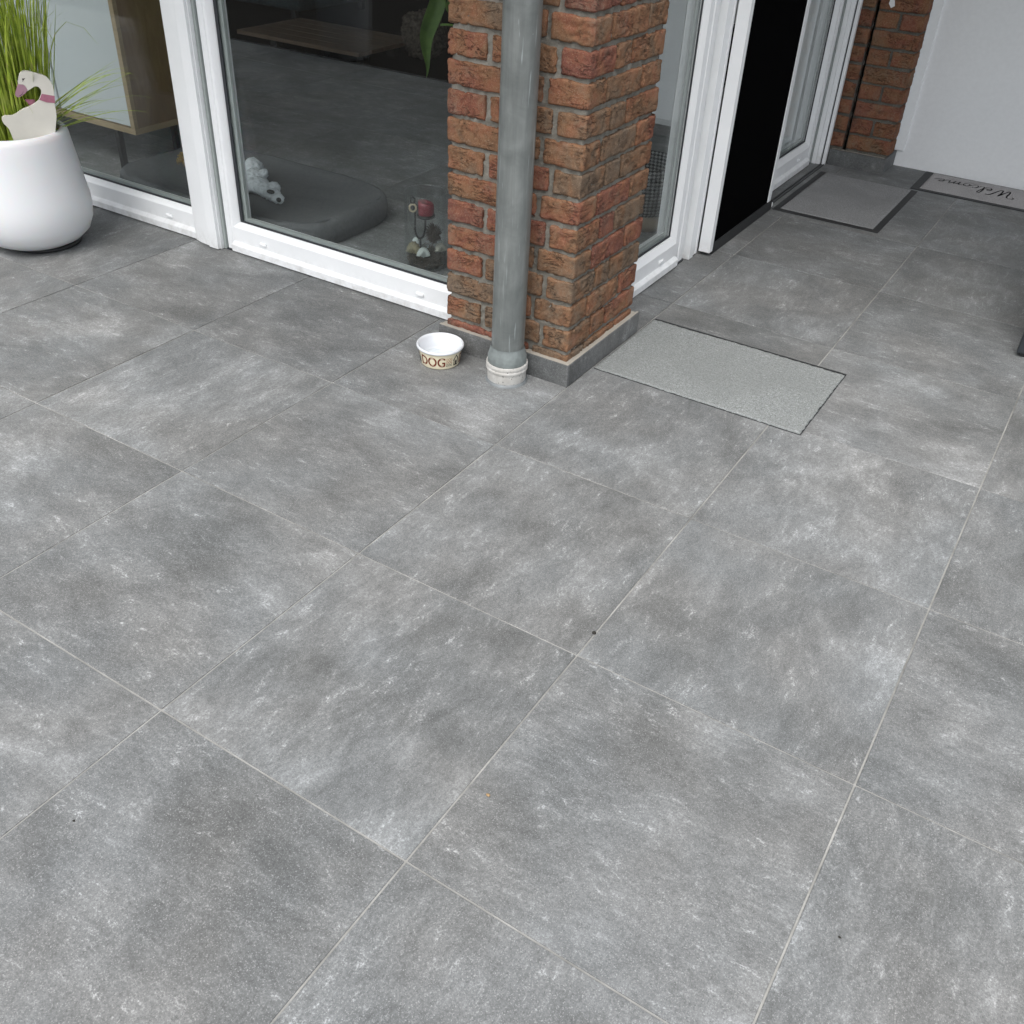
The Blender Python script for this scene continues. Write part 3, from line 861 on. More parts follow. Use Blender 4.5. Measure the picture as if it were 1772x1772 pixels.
CARP1 = mat_carpet('pale_grey_pile', (0.185, 0.197, 0.193), (0.36, 0.378, 0.372), (0.215, 0.227, 0.221))
CARP2 = mat_carpet('mid_grey_pile', (0.20, 0.202, 0.203), (0.36, 0.363, 0.365), (0.20, 0.201, 0.201))
CARP3 = mat_carpet('beige_grey_pile', (0.36, 0.35, 0.345), (0.50, 0.485, 0.48), (0.34, 0.332, 0.328))
m1 = thing('door_mat', 'pale grey pile door mat with worn edges, lying against the pillar skirting', 'mat', (0.355, 2.0, 0))
def ragged(x0, x1, y0, y1, amp, seed):
    pts = []
    for (ax, ay), (bx, by) in (((x0, y0), (x1, y0)), ((x1, y0), (x1, y1)), ((x1, y1), (x0, y1)), ((x0, y1), (x0, y0))):
        n = 60
        for k in range(n):
            x = ax + (bx - ax) * k / n; y = ay + (by - ay) * k / n
            d = amp * noise.fractal(Vector((x * 50, y * 50, seed)), 0.8, 2, 3)
            pts.append((x + (d if ax == bx else 0), y + (d if ay == by else 0)))
    return pts
MB().plate(ragged(0.0085, 0.6985, 1.769, 2.2330, 0.0012, 1.0), lambda u, v, w_: (u, v, 0.0004 + w_), 0.0022).build('backing', RUBBER, m1)
carpet_slab('pile', 0.010, 0.6965, 1.7695, 2.2165, 0.0075, CARP1, m1, 0.005, 0.0022, 0.0032, z0=0.0028)

def bordered_mat(name, label, x0, x1, y0, y1, b, mat):
    t = thing(name, label, 'mat', ((x0 + x1) / 2, (y0 + y1) / 2, 0))
    MB().box(x0, x1, y0, y1, 0.0004, 0.0032, 0.0012, 1).build('border', RUBBER, t)
    carpet_slab('pile', x0 + b[0], x1 - b[1], y0 + b[2], y1 - b[3], 0.0062, mat, t, 0.009, 0.0008, 0.0012, 0.0034)
    return t
bordered_mat('door_mat', 'mid grey door mat with black rubber border, before the far glazed door', -0.072, 0.4175, 3.645, 4.372, (0.030, 0.030, 0.030, 0.006), CARP2)
m3 = bordered_mat('welcome_mat', 'beige grey mat lettered Welcome in black script, along the white wall', 0.372, 0.945, 4.400, 4.752, (0.040, 0.030, 0.030, 0.010), CARP3)

def strokes(parent, mat, fn, S_, name):
    m = MB()
    for P, wd in S_:
        pts = catmull([(x, y, 0) for x, y in P], 7)
        n = len(pts)
        L = []
        for i, p in enumerate(pts):
            t_ = (pts[min(i + 1, n - 1)] - pts[max(i - 1, 0)]); t_.normalize()
            # broad-nib pen: thick on the down strokes, hairline on the up strokes
            w_ = wd * 0.66 * (0.35 + 0.75 * abs(t_.y * 0.9 + t_.x * 0.25)) * 0.5
            s_ = Vector((-t_.y, t_.x, 0)) * w_
            L.append((m.b.verts.new(fn(p.x + s_.x, p.y + s_.y)), m.b.verts.new(fn(p.x - s_.x, p.y - s_.y))))
        for A, B in zip(L, L[1:]):
            m.b.faces.new((A[0], A[1], B[1], B[0]))
    bmesh.ops.solidify(m.b, geom=m.b.faces[:], thickness=0.0008)
    return m.build(name, mat, parent)
WS = [  # script "Welcome", x-height 0.4, in em units
    ([(0.02, 0.80), (-0.06, 0.92), (0.05, 1.04), (0.20, 0.98), (0.24, 0.70), (0.20, 0.30), (0.22, 0.02), (0.30, 0.10), (0.45, 0.55), (0.58, 0.98)], 0.085),
    ([(0.58, 0.98), (0.52, 0.55), (0.50, 0.15), (0.54, 0.0), (0.64, 0.14), (0.78, 0.55), (0.90, 0.92), (1.04, 1.06), (1.10, 0.98)], 0.085),
    ([(0.92, 0.16), (1.05, 0.22), (1.14, 0.34), (1.10, 0.44), (1.00, 0.38), (0.97, 0.20), (1.04, 0.02), (1.16, 0.04), (1.26, 0.16), (1.40, 0.60), (1.46, 0.92), (1.40, 1.02), (1.33, 0.85), (1.29, 0.40), (1.31, 0.06), (1.40, 0.02), (1.50, 0.14)], 0.07),
    ([(1.76, 0.34), (1.72, 0.43), (1.62, 0.40), (1.54, 0.22), (1.58, 0.04), (1.68, 0.0), (1.80, 0.10), (1.90, 0.22)], 0.07),
    ([(2.06, 0.42), (1.96, 0.36), (1.90, 0.18), (1.96, 0.02), (2.08, 0.04), (2.16, 0.20), (2.12, 0.38), (2.04, 0.42), (2.10, 0.33), (2.28, 0.36)], 0.07),
    ([(2.28, 0.36), (2.36, 0.42), (2.36, 0.22), (2.33, 0.0), (2.40, 0.20), (2.50, 0.40), (2.57, 0.40), (2.56, 0.20), (2.53, 0.0), (2.60, 0.20), (2.71, 0.40), (2.78, 0.40), (2.77, 0.18), (2.79, 0.03), (2.88, 0.04), (2.98, 0.16)], 0.07),
    ([(2.98, 0.16), (3.12, 0.24), (3.20, 0.36), (3.15, 0.44), (3.05, 0.38), (3.01, 0.20), (3.08, 0.02), (3.22, 0.03), (3.36, 0.16), (3.44, 0.22)], 0.07),
    ([(1.62, -0.10), (2.0, -0.17), (2.4, -0.12), (2.9, -0.20)], 0.035),
]
INK = mat_plain('black_mat_print', (0.050, 0.050, 0.052), 0.95, 0.2, 200)
ES = 0.113
strokes(m3, INK, lambda x, y: (0.826 - x * ES, 4.612 - (y - 0.42) * 0.115, 0.0070), WS, 'lettering')

# ---------------------------------------------------------------- planter with grass and swan
pc = Vector((-2.246, 1.384, 0))
def mat_pot():
    t = NT('white_moulded_plastic')
    v = t.coord()
    n = t.noise(v, 3.0, 3, 0.5); f = t.noise(v, 300.0, 3, 0.6)
    return t.bsdf(t.mix(n, (0.645, 0.66, 0.675), (0.70, 0.712, 0.722)), 0.42, normal=t.bump(f, 0.06, 0.001), spec=0.4, Subsurface_Weight=0.3, Subsurface_Scale=0.05)
pot = thing('planter', 'large white rounded planter at the left edge, before the front window', 'planter', pc)
MB().lathe([(0.0, 0.010), (0.105, 0.010), (0.135, 0.014), (0.165, 0.028), (0.195, 0.055), (0.2125, 0.095), (0.2195, 0.14), (0.2180, 0.18), (0.2125, 0.22), (0.2060, 0.27), (0.2000, 0.32), (0.1935, 0.37), (0.1895, 0.405), (0.186, 0.418), (0.179, 0.426), (0.170, 0.428), (0.162, 0.425), (0.158, 0.417), (0.157, 0.38), (0.157, 0.30), (0.0, 0.30)], pc, 96).build('shell', mat_pot(), pot, smooth=True)
MB().lathe([(0.10, 0.0), (0.128, 0.002), (0.128, 0.0128), (0.08, 0.0128)], pc + Vector((0.02, 0.015, 0)), 48).build('foot', RUBBER, pot, smooth=True)
MB().lathe([(0.0, 0.362), (0.08, 0.366), (0.156, 0.355)], pc, 32).build('soil', SOIL, pot)

gp = thing('grass_plant', 'bright green ornamental grass growing in the white planter', 'plant', (pc.x, pc.y, 0.362))
BLADE = mat_blade()
m = MB()
rg = random.Random(7)
camr = Vector((0.527, 0.850, 0))          # to the right as the path user sees it
camf = Vector((-0.850, 0.527, 0))
def blade(m, p, d, L, w_, bend, droop, n=9, tw=0.0):
    d = d.normalized()
    side = d.cross(Vector((0, 0, 1)))
    if side.length < 1e-3: side = Vector((1, 0, 0))
    side.normalize()
    side = Matrix.Rotation(tw, 3, d) @ side
    pr_ = None
    pos = p.copy()
    for i in range(n + 1):
        t_ = i / n
        ww = w_ * (0.75 + 0.6 * t_) * (1 - t_ ** 2.2) + 0.0003
        a, b = m.b.verts.new(pos - side * ww), m.b.verts.new(pos + side * ww)
        if pr_: m.b.faces.new((pr_[0], pr_[1], b, a))
        pr_ = (a, b)
        dd = d + bend * t_ * t_ + Vector((0, 0, -droop * t_ ** 2.4))
        pos = pos + dd.normalized() * (L / n)
for k in range(700):
    a = rg.uniform(0, 2 * math.pi); r = 0.145 * math.sqrt(rg.random())
    if True:
        r *= 1.0
    base = Vector((pc.x + r * math.cos(a), pc.y + r * math.sin(a), 0.36)) - camr * 0.010 + camf * 0.050
    off = Vector((base.x - pc.x, base.y - pc.y, 0))
    if off.length > 0.145: base -= off * (1 - 0.145 / off.length)
    if off.dot(camf) < -0.055: base += camf * (-0.055 - off.dot(camf))
    out = Vector((math.cos(a), math.sin(a), 0)) * (r / 0.145)
    lean = 0.05 + 0.13 * rg.random()
    d = Vector((rg.gauss(0, 0.05), rg.gauss(0, 0.05), 1)) + out * lean
    b2 = rg.uniform(0, 2 * math.pi)
    # the window and the wall of blades keep the tips from spreading into the glass
    bend = Vector((math.cos(b2), math.sin(b2) * 0.5, 0)) * rg.uniform(0.02, 0.5)
    L = rg.uniform(0.32, 0.72)
    blade(m, base, d, L, rg.uniform(0.0014, 0.0034), bend, rg.choice((0.0, 0.1, 0.5, 1.0, 2.0)) * rg.random(), 9, rg.uniform(-1.2, 1.2))
# loose tuft arching out to the right and a few stray blades
tb = pc + Vector((0, 0, 0.42)) + camr * 0.10 + camf * -0.02
for k in range(22):
    u = rg.uniform(0, 1)
    d = camr * rg.uniform(0.9, 1.1) + Vector((0, 0, rg.uniform(0.30, 0.85))) - camf * rg.uniform(0.05, 0.3)
    blade(m, tb + Vector((rg.uniform(-.015, .015), rg.uniform(-.015, .015), rg.uniform(-.02, .05))), d, rg.uniform(0.24, 0.42), rg.uniform(0.0010, 0.0021), Vector((0, 0, 0)), rg.uniform(0.1, 0.9), 12, rg.uniform(-1, 1))
blade(m, tb + camr * -0.015 + Vector((0, 0, 0.06)), camr * 0.42 + Vector((0, 0, 1)), 0.36, 0.0028, camr * 0.45, 0.1, 14)
blade(m, tb + camr * -0.03 + Vector((0, 0, 0.06)), camr * 0.30 + Vector((0, 0, 1)), 0.30, 0.0022, camr * 0.3, 0.1, 14)
blade(m, tb + Vector((0, 0, 0.012)), camr * 1.0 + Vector((0, 0, 0.10)) - camf * 0.15, 0.20, 0.0007, Vector((0, 0, 0.3)), 0.0, 12)
for k in range(7):
    d = camr * rg.uniform(-0.1, 0.6) + Vector((0, 0, 0.9)) - camf * rg.uniform(0.0, 0.4)
    blade(m, pc + camr * rg.uniform(-0.10, 0.03) + camf * 0.01 + Vector((0, 0, 0.40)), d, rg.uniform(0.20, 0.33), 0.0007, camr * rg.uniform(0.0, 0.8), rg.uniform(1.0, 2.4), 14)
bl = m.build('blades', BLADE, gp)
tag(bl, kind='stuff')

sa = Vector((-2.16, 1.337, 0))
swan = thing('swan_ornament', 'flat cream wooden swan with pink beak and collar, standing in the planter', 'ornament', (sa.x, sa.y, 0.37))
SW = [(0.0633, 0.629), (0.0777, 0.637), (0.1002, 0.633), (0.1226, 0.625), (0.1424, 0.617), (0.154, 0.603), (0.1598, 0.587), (0.1602, 0.566), (0.1576, 0.548), (0.1532, 0.527), (0.1526, 0.503), (0.1496, 0.479), (0.1388, 0.443), (0.1177, 0.369), (-0.0003, 0.369), (-0.0094, 0.418), (-0.0117, 0.437), (-0.0153, 0.453), (-0.0261, 0.47), (-0.0283, 0.484), (-0.0233, 0.492), (-0.013, 0.495), (0.0117, 0.495), (0.0449, 0.512), (0.0741, 0.522), (0.1002, 0.536), (0.1082, 0.544), (0.1177, 0.561), (0.1185, 0.574), (0.1127, 0.583), (0.1024, 0.585), (0.0871, 0.578), (0.0741, 0.571), (0.0755, 0.575), (0.0719, 0.587), (0.0647, 0.594), (0.0508, 0.596), (0.0575, 0.618)]
def swf(w0):
    return lambda u, v, w_: tuple(sa + camr * u - camf * (w0 + w_) + Vector((0, 0, v)))
WOODP = mat_plain('cream_painted_wood', (0.60, 0.58, 0.52), 0.6, 0.05, 14, 0.08)
EDGEP = mat_plain('pale_painted_edge', (0.72, 0.70, 0.61), 0.6, 0.05, 30)
PINK = mat_plain('dusty_pink_paint', (0.33, 0.185, 0.235), 0.55, 0.08, 20)
RIB = mat_plain('pink_felt', (0.35, 0.135, 0.19), 0.85, 0.1, 120, 0.2)
outl = [(p.x, p.y) for p in catmull([(u, v, 0) for u, v in SW[:13]], 3)] + SW[13:15] + [(p.x, p.y) for p in catmull([(u, v, 0) for u, v in SW[15:]], 3)]
b = MB().plate(outl, swf(-0.006), 0.012)
sb = b.build('body', WOODP, swan)
md = sb.modifiers.new('bevel', 'BEVEL'); md.width = 0.0018; md.segments = 2; md.limit_method = 'ANGLE'; md.angle_limit = rad(60)
bk = [(0.0508, 0.596), (0.0647, 0.594), (0.0719, 0.587), (0.0755, 0.575), (0.0683, 0.566), (0.0494, 0.555), (0.0391, 0.553), (0.0328, 0.559), (0.0364, 0.569)]
beak = MB().plate(bk, swf(-0.0055), 0.0122).build('beak', PINK, swan)
MB().plate([(0.1185, 0.560), (0.1590, 0.550), (0.1550, 0.527), (0.1279, 0.531), (0.1068, 0.541)], swf(-0.0075), 0.0155).build('collar', RIB, swan)
MB().plate([(0.060, 0.541), (0.093, 0.538), (0.088, 0.522), (0.071, 0.521)], swf(-0.016), 0.004).build('bow', RIB, swan)
m = MB()
m.plate([(0.070 + 0.003 * math.cos(t_ * math.pi / 4), 0.611 + 0.0027 * math.sin(t_ * math.pi / 4)) for t_ in range(8)], swf(0.0058), 0.0008)
for q in (((0.072, 0.612), (0.0765, 0.614)), ((0.069, 0.609), (0.0665, 0.604))):
    (ax, ay), (bx, by) = q
    m.plate([(ax, ay), (bx, by), (bx + 0.0006, by - 0.0012), (ax + 0.001, ay - 0.0018)], swf(0.0058), 0.0007)
m.build('eye', BLK, sb)
m = MB()
P = catmull([(0.046, 0.557, 0), (0.055, 0.562, 0), (0.061, 0.570, 0), (0.062, 0.577, 0)], 6)
for A, B in zip(P, P[1:]):
    m.plate([(A.x, A.y), (B.x, B.y), (B.x, B.y + 0.0012), (A.x, A.y + 0.0012)], swf(0.0066), 0.0006)
m.build('smile', BLK, beak)

# ---------------------------------------------------------------- things inside the room
# sideboard
OAK = mat_wood('light_oak_edge', (0.27, 0.205, 0.12), (0.36, 0.28, 0.17), 0.45, (2, 2, 12), 5)
DOAK = mat_wood('oiled_oak_side', (0.16, 0.105, 0.06), (0.24, 0.165, 0.095), 0.5, (3, 3, 0.6), 9)
WHT = mat_plain('white_lacquer_door', (0.55, 0.59, 0.595), 0.35, 0.02, 4, 0.01)
MET = mat_plain('black_metal', (0.008, 0.008, 0.009), 0.45, 0.1, 30)
sbd = thing('sideboard', 'sideboard with white doors, oak edges and black metal legs behind the left window', 'sideboard', (-3.3, 2.3, 0))
CX, CY, CZ, CT = -2.515, 2.125, 0.20, 0.80
MB().box(-4.2, CX, CY, 2.53, CZ, CZ + 0.026, 0.001, 1).build('bottom_board', OAK, sbd)
MB().box(-4.2, CX, CY, 2.53, CT, CT + 0.026, 0.001, 1).build('top_board', OAK, sbd)
MB().box(CX - 0.026, CX - 0.0004, CY + 0.0004, CY + 0.02, CZ + 0.0264, CT - 0.0004).build('edge_strip', OAK, sbd)
MB().box(CX - 0.026, CX - 0.0004, CY + 0.0204, 2.5296, CZ + 0.0264, CT - 0.0004).build('side_panel', DOAK, sbd)
MB().box(-3.022, CX - 0.030, CY + 0.008, CY + 0.026, CZ + 0.030, CT - 0.004, 0.0015, 1).build('door', WHT, sbd)
MB().box(-3.55, -3.034, CY + 0.008, CY + 0.026, CZ + 0.030, CT - 0.004, 0.0015, 1).build('door', WHT, sbd)
MB().box(-4.17, -3.562, CY + 0.008, CY + 0.026, CZ + 0.030, CT - 0.004, 0.0015, 1).build('door', WHT, sbd)
MB().box(-4.17, CX - 0.027, CY + 0.03, 2.50, CZ + 0.0265, CT - 0.001).build('carcass', DOAK, sbd)
for x in (-2.675, -4.05):
    MB().box(x - 0.012, x + 0.012, 2.145, 2.170, 0.0, CZ - 0.0004).box(x - 0.012, x + 0.012, 2.46, 2.485, 0.0, CZ - 0.0004).box(x - 0.012, x + 0.012, 2.1705, 2.4595, 0.0, 0.025).build('leg', MET, sbd)

# dog bed
def superell(cx, cy, hx, hy, e, n=72):
    out = []
    for k in range(n):
        a = 2 * math.pi * k / n
        c_, s_ = math.cos(a), math.sin(a)
        out.append((cx + hx * math.copysign(abs(c_) ** (2 / e), c_), cy + hy * math.copysign(abs(s_) ** (2 / e), s_)))
    return out
FELT = mat_plain('charcoal_felt', (0.125, 0.131, 0.133), 0.95, 0.12, 60, 0.3, spec=0.1)
FELT2 = mat_plain('charcoal_felt_side', (0.095, 0.10, 0.103), 0.95, 0.12, 60, 0.3, spec=0.1)
bed = thing('dog_bed', 'flat charcoal dog bed cushion on the floor behind the front window', 'dog bed', (-1.92, 2.2, 0))
m = MB()
rings = []
secs = [(0.955, 0.0), (0.99, 0.015), (1.0, 0.05), (0.985, 0.085), (0.955, 0.100), (0.92, 0.102), (0.86, 0.092), (0.75, 0.080), (0.5, 0.076), (0.25, 0.074)]
for s_, z in secs:
    ring = []
    for x, y in superell(0, 0, 0.60 * (1 - (1 - s_) * 0.55) if s_ > 0.9 else 0.60 * s_, 0.325 * s_, 4.2):
        ring.append(m.b.verts.new((-1.925 + x, 2.215 + y, z + (0.009 * noise.fractal(Vector((x * 9, y * 9, z * 5)), 0.8, 2.2, 3) if z > 0.04 else 0))))
    rings.append(ring)
for A, B in zip(rings, rings[1:]):
    for k in range(72):
        m.b.faces.new((A[k], A[(k + 1) % 72], B[(k + 1) % 72], B[k]))
m.b.faces.new(rings[-1])
cush = m.build('cushion', FELT, bed, smooth=True)
m = MB()
m.tube([(-1.925 + x * 0.985, 2.215 + y * 0.975, 0.099) for x, y in superell(0, 0, 0.585, 0.316, 4.2)] + [(-1.925 + 0.985 * 0.585, 2.215, 0.099)], 0.004, 6, False)
m.build('piping', FELT2, cush, smooth=True)

# plush toy lying on the bed
PLUSH = mat_plain('white_plush', (0.60, 0.64, 0.66), 0.95, 0.15, 90, 0.8, spec=0.1)
def plush(name, label, mat, balls, vox, amp, spots=()):
    m = MB()
    for c_, r_ in balls: m.ball(c_, r_, 3)
    t = thing(name, label, 'toy', (balls[0][0][0], balls[0][0][1], 0.09))
    o = m.build('body', mat, t, smooth=True)
    rm = o.modifiers.new('remesh', 'REMESH'); rm.mode = 'VOXEL'; rm.voxel_size = vox; rm.use_smooth_shade = True
    tx = bpy.data.textures.new('fur', 'CLOUDS'); tx.noise_scale = 0.012
    dm = o.modifiers.new('fur', 'DISPLACE'); dm.texture = tx; dm.strength = amp; dm.mid_level = 0.5
    for nm, c_, r_, mt in spots:
        MB().ball(c_, r_, 2).build(nm, mt, t, smooth=True)
    return t
plush('plush_dog', 'white plush dog toy with dark spots lying on the charcoal bed', PLUSH,
      [((-1.90, 2.215, 0.115), (0.055, 0.05, 0.040)), ((-1.95, 2.265, 0.13), (0.045, 0.04, 0.045)), ((-1.985, 2.29, 0.140), (0.03, 0.03, 0.03)), ((-1.83, 2.165, 0.112), (0.055, 0.042, 0.034)), ((-1.875, 2.13, 0.105), (0.045, 0.028, 0.022)), ((-1.77, 2.145, 0.11), (0.045, 0.035, 0.030)), ((-1.715, 2.125, 0.108), (0.042, 0.030, 0.026)), ((-1.67, 2.108, 0.105), (0.032, 0.024, 0.021)), ((-1.86, 2.235, 0.14), (0.018, 0.018, 0.02)), ((-1.74, 2.165, 0.125), (0.03, 0.022, 0.02))],
      0.005, 0.014, [('ear', (-1.700, 2.103, 0.128), (0.020, 0.013, 0.008), MET), ('nose', (-1.648, 2.093, 0.108), (0.012, 0.010, 0.010), MET)])
STRAW = mat_plain('straw_yarn', (0.34, 0.24, 0.10), 0.95, 0.3, 120, 0.8, spec=0.1)
m = MB()
rg2 = random.Random(3)
tc_ = Vector((-2.265, 2.20, 0.125))
for k in range(130):
    d = Vector((rg2.gauss(0, 1), rg2.gauss(0, 1), abs(rg2.gauss(0, 1)) - 0.15)).normalized()
    p0 = tc_ + Vector((d.x * 0.02, d.y * 0.02, d.z * 0.01))
    p1 = p0 + d * rg2.uniform(0.025, 0.045)
    p2_ = p1 + Vector((rg2.gauss(0, 0.012), rg2.gauss(0, 0.012), -0.012))
    m.tube([p0, p1, p2_], [0.003, 0.0026, 0.0014], 5)
m.ball(tc_, 0.022, 2)
tag(m.build('yarn_toy', STRAW), 'straw coloured shaggy yarn toy on the left end of the dog bed', 'toy')

# glass vase with candle and shells
vc = Vector((-0.925, 2.125, 0))
vase = thing('glass_vase', 'clear glass cylinder vase inside the front window beside the pillar', 'vase', vc)
MB().lathe([(0.0, 0.0), (0.074, 0.0), (0.079, 0.004), (0.0795, 0.012), (0.0790, 0.285), (0.0780, 0.2875), (0.0762, 0.2865), (0.0758, 0.282), (0.0760, 0.014), (0.070, 0.009), (0.0, 0.009)], vc, 64).build('cylinder', VASE_GLASS, vase, smooth=True)
MOSS = mat_plain('dried_moss', (0.12, 0.10, 0.078), 0.95, 0.5, 70, 0.9)
m = MB()
for k in range(420):
    r = rg2.random() ** 0.5 * 0.070; a = rg2.uniform(0, 6.283)
    p = vc + Vector((r * math.cos(a), r * math.sin(a), rg2.uniform(0.011, 0.052)))
    pts = [p]
    d = Vector((rg2.gauss(0, 1), rg2.gauss(0, 1), rg2.gauss(0, 0.5))).normalized() * 0.008
    for q in range(3):
        d = (d + Vector((rg2.gauss(0, .005), rg2.gauss(0, .005), rg2.gauss(0, .003))))
        n_ = pts[-1] + d
        rr_ = Vector((n_.x - vc.x, n_.y - vc.y))
        if rr_.length > 0.073: n_ = Vector((vc.x + rr_.x / rr_.length * 0.073, vc.y + rr_.y / rr_.length * 0.073, n_.z))
        pts.append(Vector((n_.x, n_.y, max(0.0105, n_.z))))
    m.tube(pts, 0.0013, 4)
ms = m.build('dried_moss', MOSS)
tag(ms, 'dark dried moss filling the bottom of the glass vase', 'moss', kind='stuff')
def shell(name, label, c_, w_, h_, mat, ang, tilt, ribs=15):
    m = MB()
    n, k_ = ribs * 4, 9
    R_ = Matrix.Translation(c_) @ Matrix.Rotation(ang, 4, 'Z') @ Matrix.Rotation(tilt, 4, 'X')
    hub = None; G = []
    for j in range(k_ + 1):
        row = []
        for i in range(n + 1):
            a = math.pi * (0.04 + 0.92 * i / n); t_ = j / k_
            rib = 1 + 0.035 * math.cos(i / n * ribs * 2 * math.pi) * t_
            x = math.cos(a) * w_ * t_ * rib; z = math.sin(a) * h_ * t_ * rib
            y = -0.62 * w_ * math.sin(math.pi * min(1, t_ * 0.93)) ** 0.8 * (0.55 + 0.45 * math.sin(a)) * (1 + 0.06 * math.cos(i / n * ribs * 2 * math.pi))
            row.append(m.b.verts.new(R_ @ Vector((x, y, z))))
        G.append(row)
    for j in range(k_):
        for i in range(n):
            m.b.faces.new((G[j][i], G[j][i + 1], G[j + 1][i + 1], G[j + 1][i]))
    bmesh.ops.remove_doubles(m.b, verts=m.b.verts[:], dist=0.0002)
    bmesh.ops.solidify(m.b, geom=m.b.faces[:], thickness=0.0012)
    return tag(m.build(name, mat, smooth=True), label, 'shell')
SH1 = mat_plain('white_shell', (0.62, 0.66, 0.64), 0.5, 0.12, 40)
SH2 = mat_plain('sandy_shell', (0.30, 0.265, 0.17), 0.55, 0.25, 40)
SH3 = mat_plain('grey_shell', (0.36, 0.35, 0.30), 0.55, 0.25, 60)
va = math.atan2(-2.125 - 0.757, 1.2195 + 0.925) + math.pi / 2
shell('scallop_shell', 'white ribbed cockle shell lying on the moss in the vase', (-0.9055, 2.082, 0.050), 0.0255, 0.036, SH1, va, rad(-22))
shell('scallop_shell', 'greyish shell behind the white cockle shell in the vase', (-0.872, 2.150, 0.058), 0.026, 0.033, SH3, va + 0.3, rad(-30), 11)
shell('scallop_shell', 'large sandy olive shell at the left side of the vase', (-0.958, 2.090, 0.050), 0.030, 0.045, SH2, va - 0.3, rad(-15), 7)
shell('scallop_shell', 'small cream shell resting highest against the vase glass', (-0.975, 2.125, 0.075), 0.016, 0.024, SH1, va - 0.7, rad(-20), 9)
# fuzzy dried seed head
m = MB()
bc2 = Vector((-0.900, 2.140, 0.128))
for k in range(360):
    d = Vector((rg2.gauss(0, 1), rg2.gauss(0, 1), rg2.gauss(0, 1))).normalized()
    p0 = bc2 + d * 0.012
    p1 = bc2 + Vector((d.x * 0.030, d.y * 0.030, d.z * 0.036)) + Vector((rg2.gauss(0, .004), rg2.gauss(0, .004), rg2.gauss(0, .004)))
    m.tube([p0, (p0 + p1) / 2 + d.cross(Vector((0, 0, 1))) * 0.004, p1], [0.0016, 0.0012, 0.0008], 4)
m.ball(bc2, (0.022, 0.022, 0.028), 2)
m.tube([bc2 + Vector((0.0, 0, -0.025)), bc2 + Vector((-0.008, -0.004, -0.06)), bc2 + Vector((-0.01, -0.006, -0.10))], 0.0018, 6)
tag(m.build('dried_seed_head', mat_plain('dark_dried_seed', (0.075, 0.058, 0.048), 0.95, 0.3, 90)), 'dark fuzzy dried seed head standing inside the glass vase', 'dried flower')
# candle on a bent iron holder
IRON = mat_plain('black_iron', (0.012, 0.012, 0.012), 0.5, 0.2, 60)
WAX = mat_plain('deep_red_wax', (0.22, 0.028, 0.042), 0.42, 0.12, 20, 0.1)
hol = thing('candle_holder', 'black bent iron candle holder standing in the glass vase', 'candle holder', (-0.925, 2.118, 0.02))
vr = Vector((0.80, 0.597, 0)); vf = Vector((-0.597, 0.80, 0))
hc = Vector((-0.928, 2.095, 0))
pts = catmull([hc - vr * 0.018 + Vector((0, 0, 0.232)), hc - vr * 0.019 + Vector((0, 0, 0.19)), hc - vr * 0.019 + Vector((0, 0, 0.145)), hc - vr * 0.008 + Vector((0, 0, 0.118)), hc + vr * 0.008 + Vector((0, 0, 0.120)), hc + vr * 0.017 + Vector((0, 0, 0.150)), hc + vr * 0.019 + Vector((0, 0, 0.200))], 6)
MB().tube(pts, 0.0038, 8).build('bent_rod', IRON, hol, smooth=True)
MB().tube([hc + Vector((0, 0, 0.119)), hc + Vector((0, 0, 0.03))], 0.003, 8).build('spike', IRON, hol, smooth=True)
cc = hc + vr * 0.022
MB().lathe([(0.0, 0.196), (0.028, 0.196), (0.0335, 0.200), (0.034, 0.206), (0.030, 0.207), (0.0, 0.207)], cc, 40).build('dish', IRON, hol, smooth=True)
cd = MB().lathe([(0.0, 0.2075), (0.0285, 0.2075), (0.030, 0.212), (0.0300, 0.240), (0.0290, 0.252), (0.026, 0.2545), (0.018, 0.251), (0.0, 0.249)], cc, 40)
for v in cd.b.verts:
    if v.co.z > 0.235: v.co.z += 0.22 * (Vector(v.co) - cc).dot(-vr) * 1.0
tag(cd.build('candle', WAX, smooth=True), 'thick dark red candle in the iron holder inside the vase', 'candle')
rgc = hc - vr * 0.027 - vf * 0.012 + Vector((0, 0, 0.236))
ring = thing('ring_ornament', 'black and cream beaded ring hanging on the candle holder', 'ornament', rgc)
m = MB()
m.tube([rgc + vr * 0.012 * math.cos(a) + Vector((0, 0, 0.0135 * math.sin(a))) for a in [k * math.pi / 12 for k in range(25)]], 0.0042, 8, False)
m.build('cream_ring', mat_plain('cream_bone', (0.50, 0.43, 0.30), 0.5), ring, smooth=True)
m = MB()
for k in range(18):
    a = k * math.pi / 9
    m.ball(rgc + vr * 0.0165 * math.cos(a) + Vector((0, 0, 0.018 * math.sin(a))) + vf * 0.003, 0.0026, 1)
m.tube([rgc + Vector((0, 0, 0.012)) + vr * 0.008 * math.cos(a) + Vector((0, 0, 0.016 + 0.011 * math.sin(a))) for a in [k * math.pi / 8 for k in range(17)]], 0.0036, 8, False)
m.ball(rgc + vf * -0.001, (0.009, 0.006, 0.010), 2)
m.build('dark_beads', IRON, ring, smooth=True)

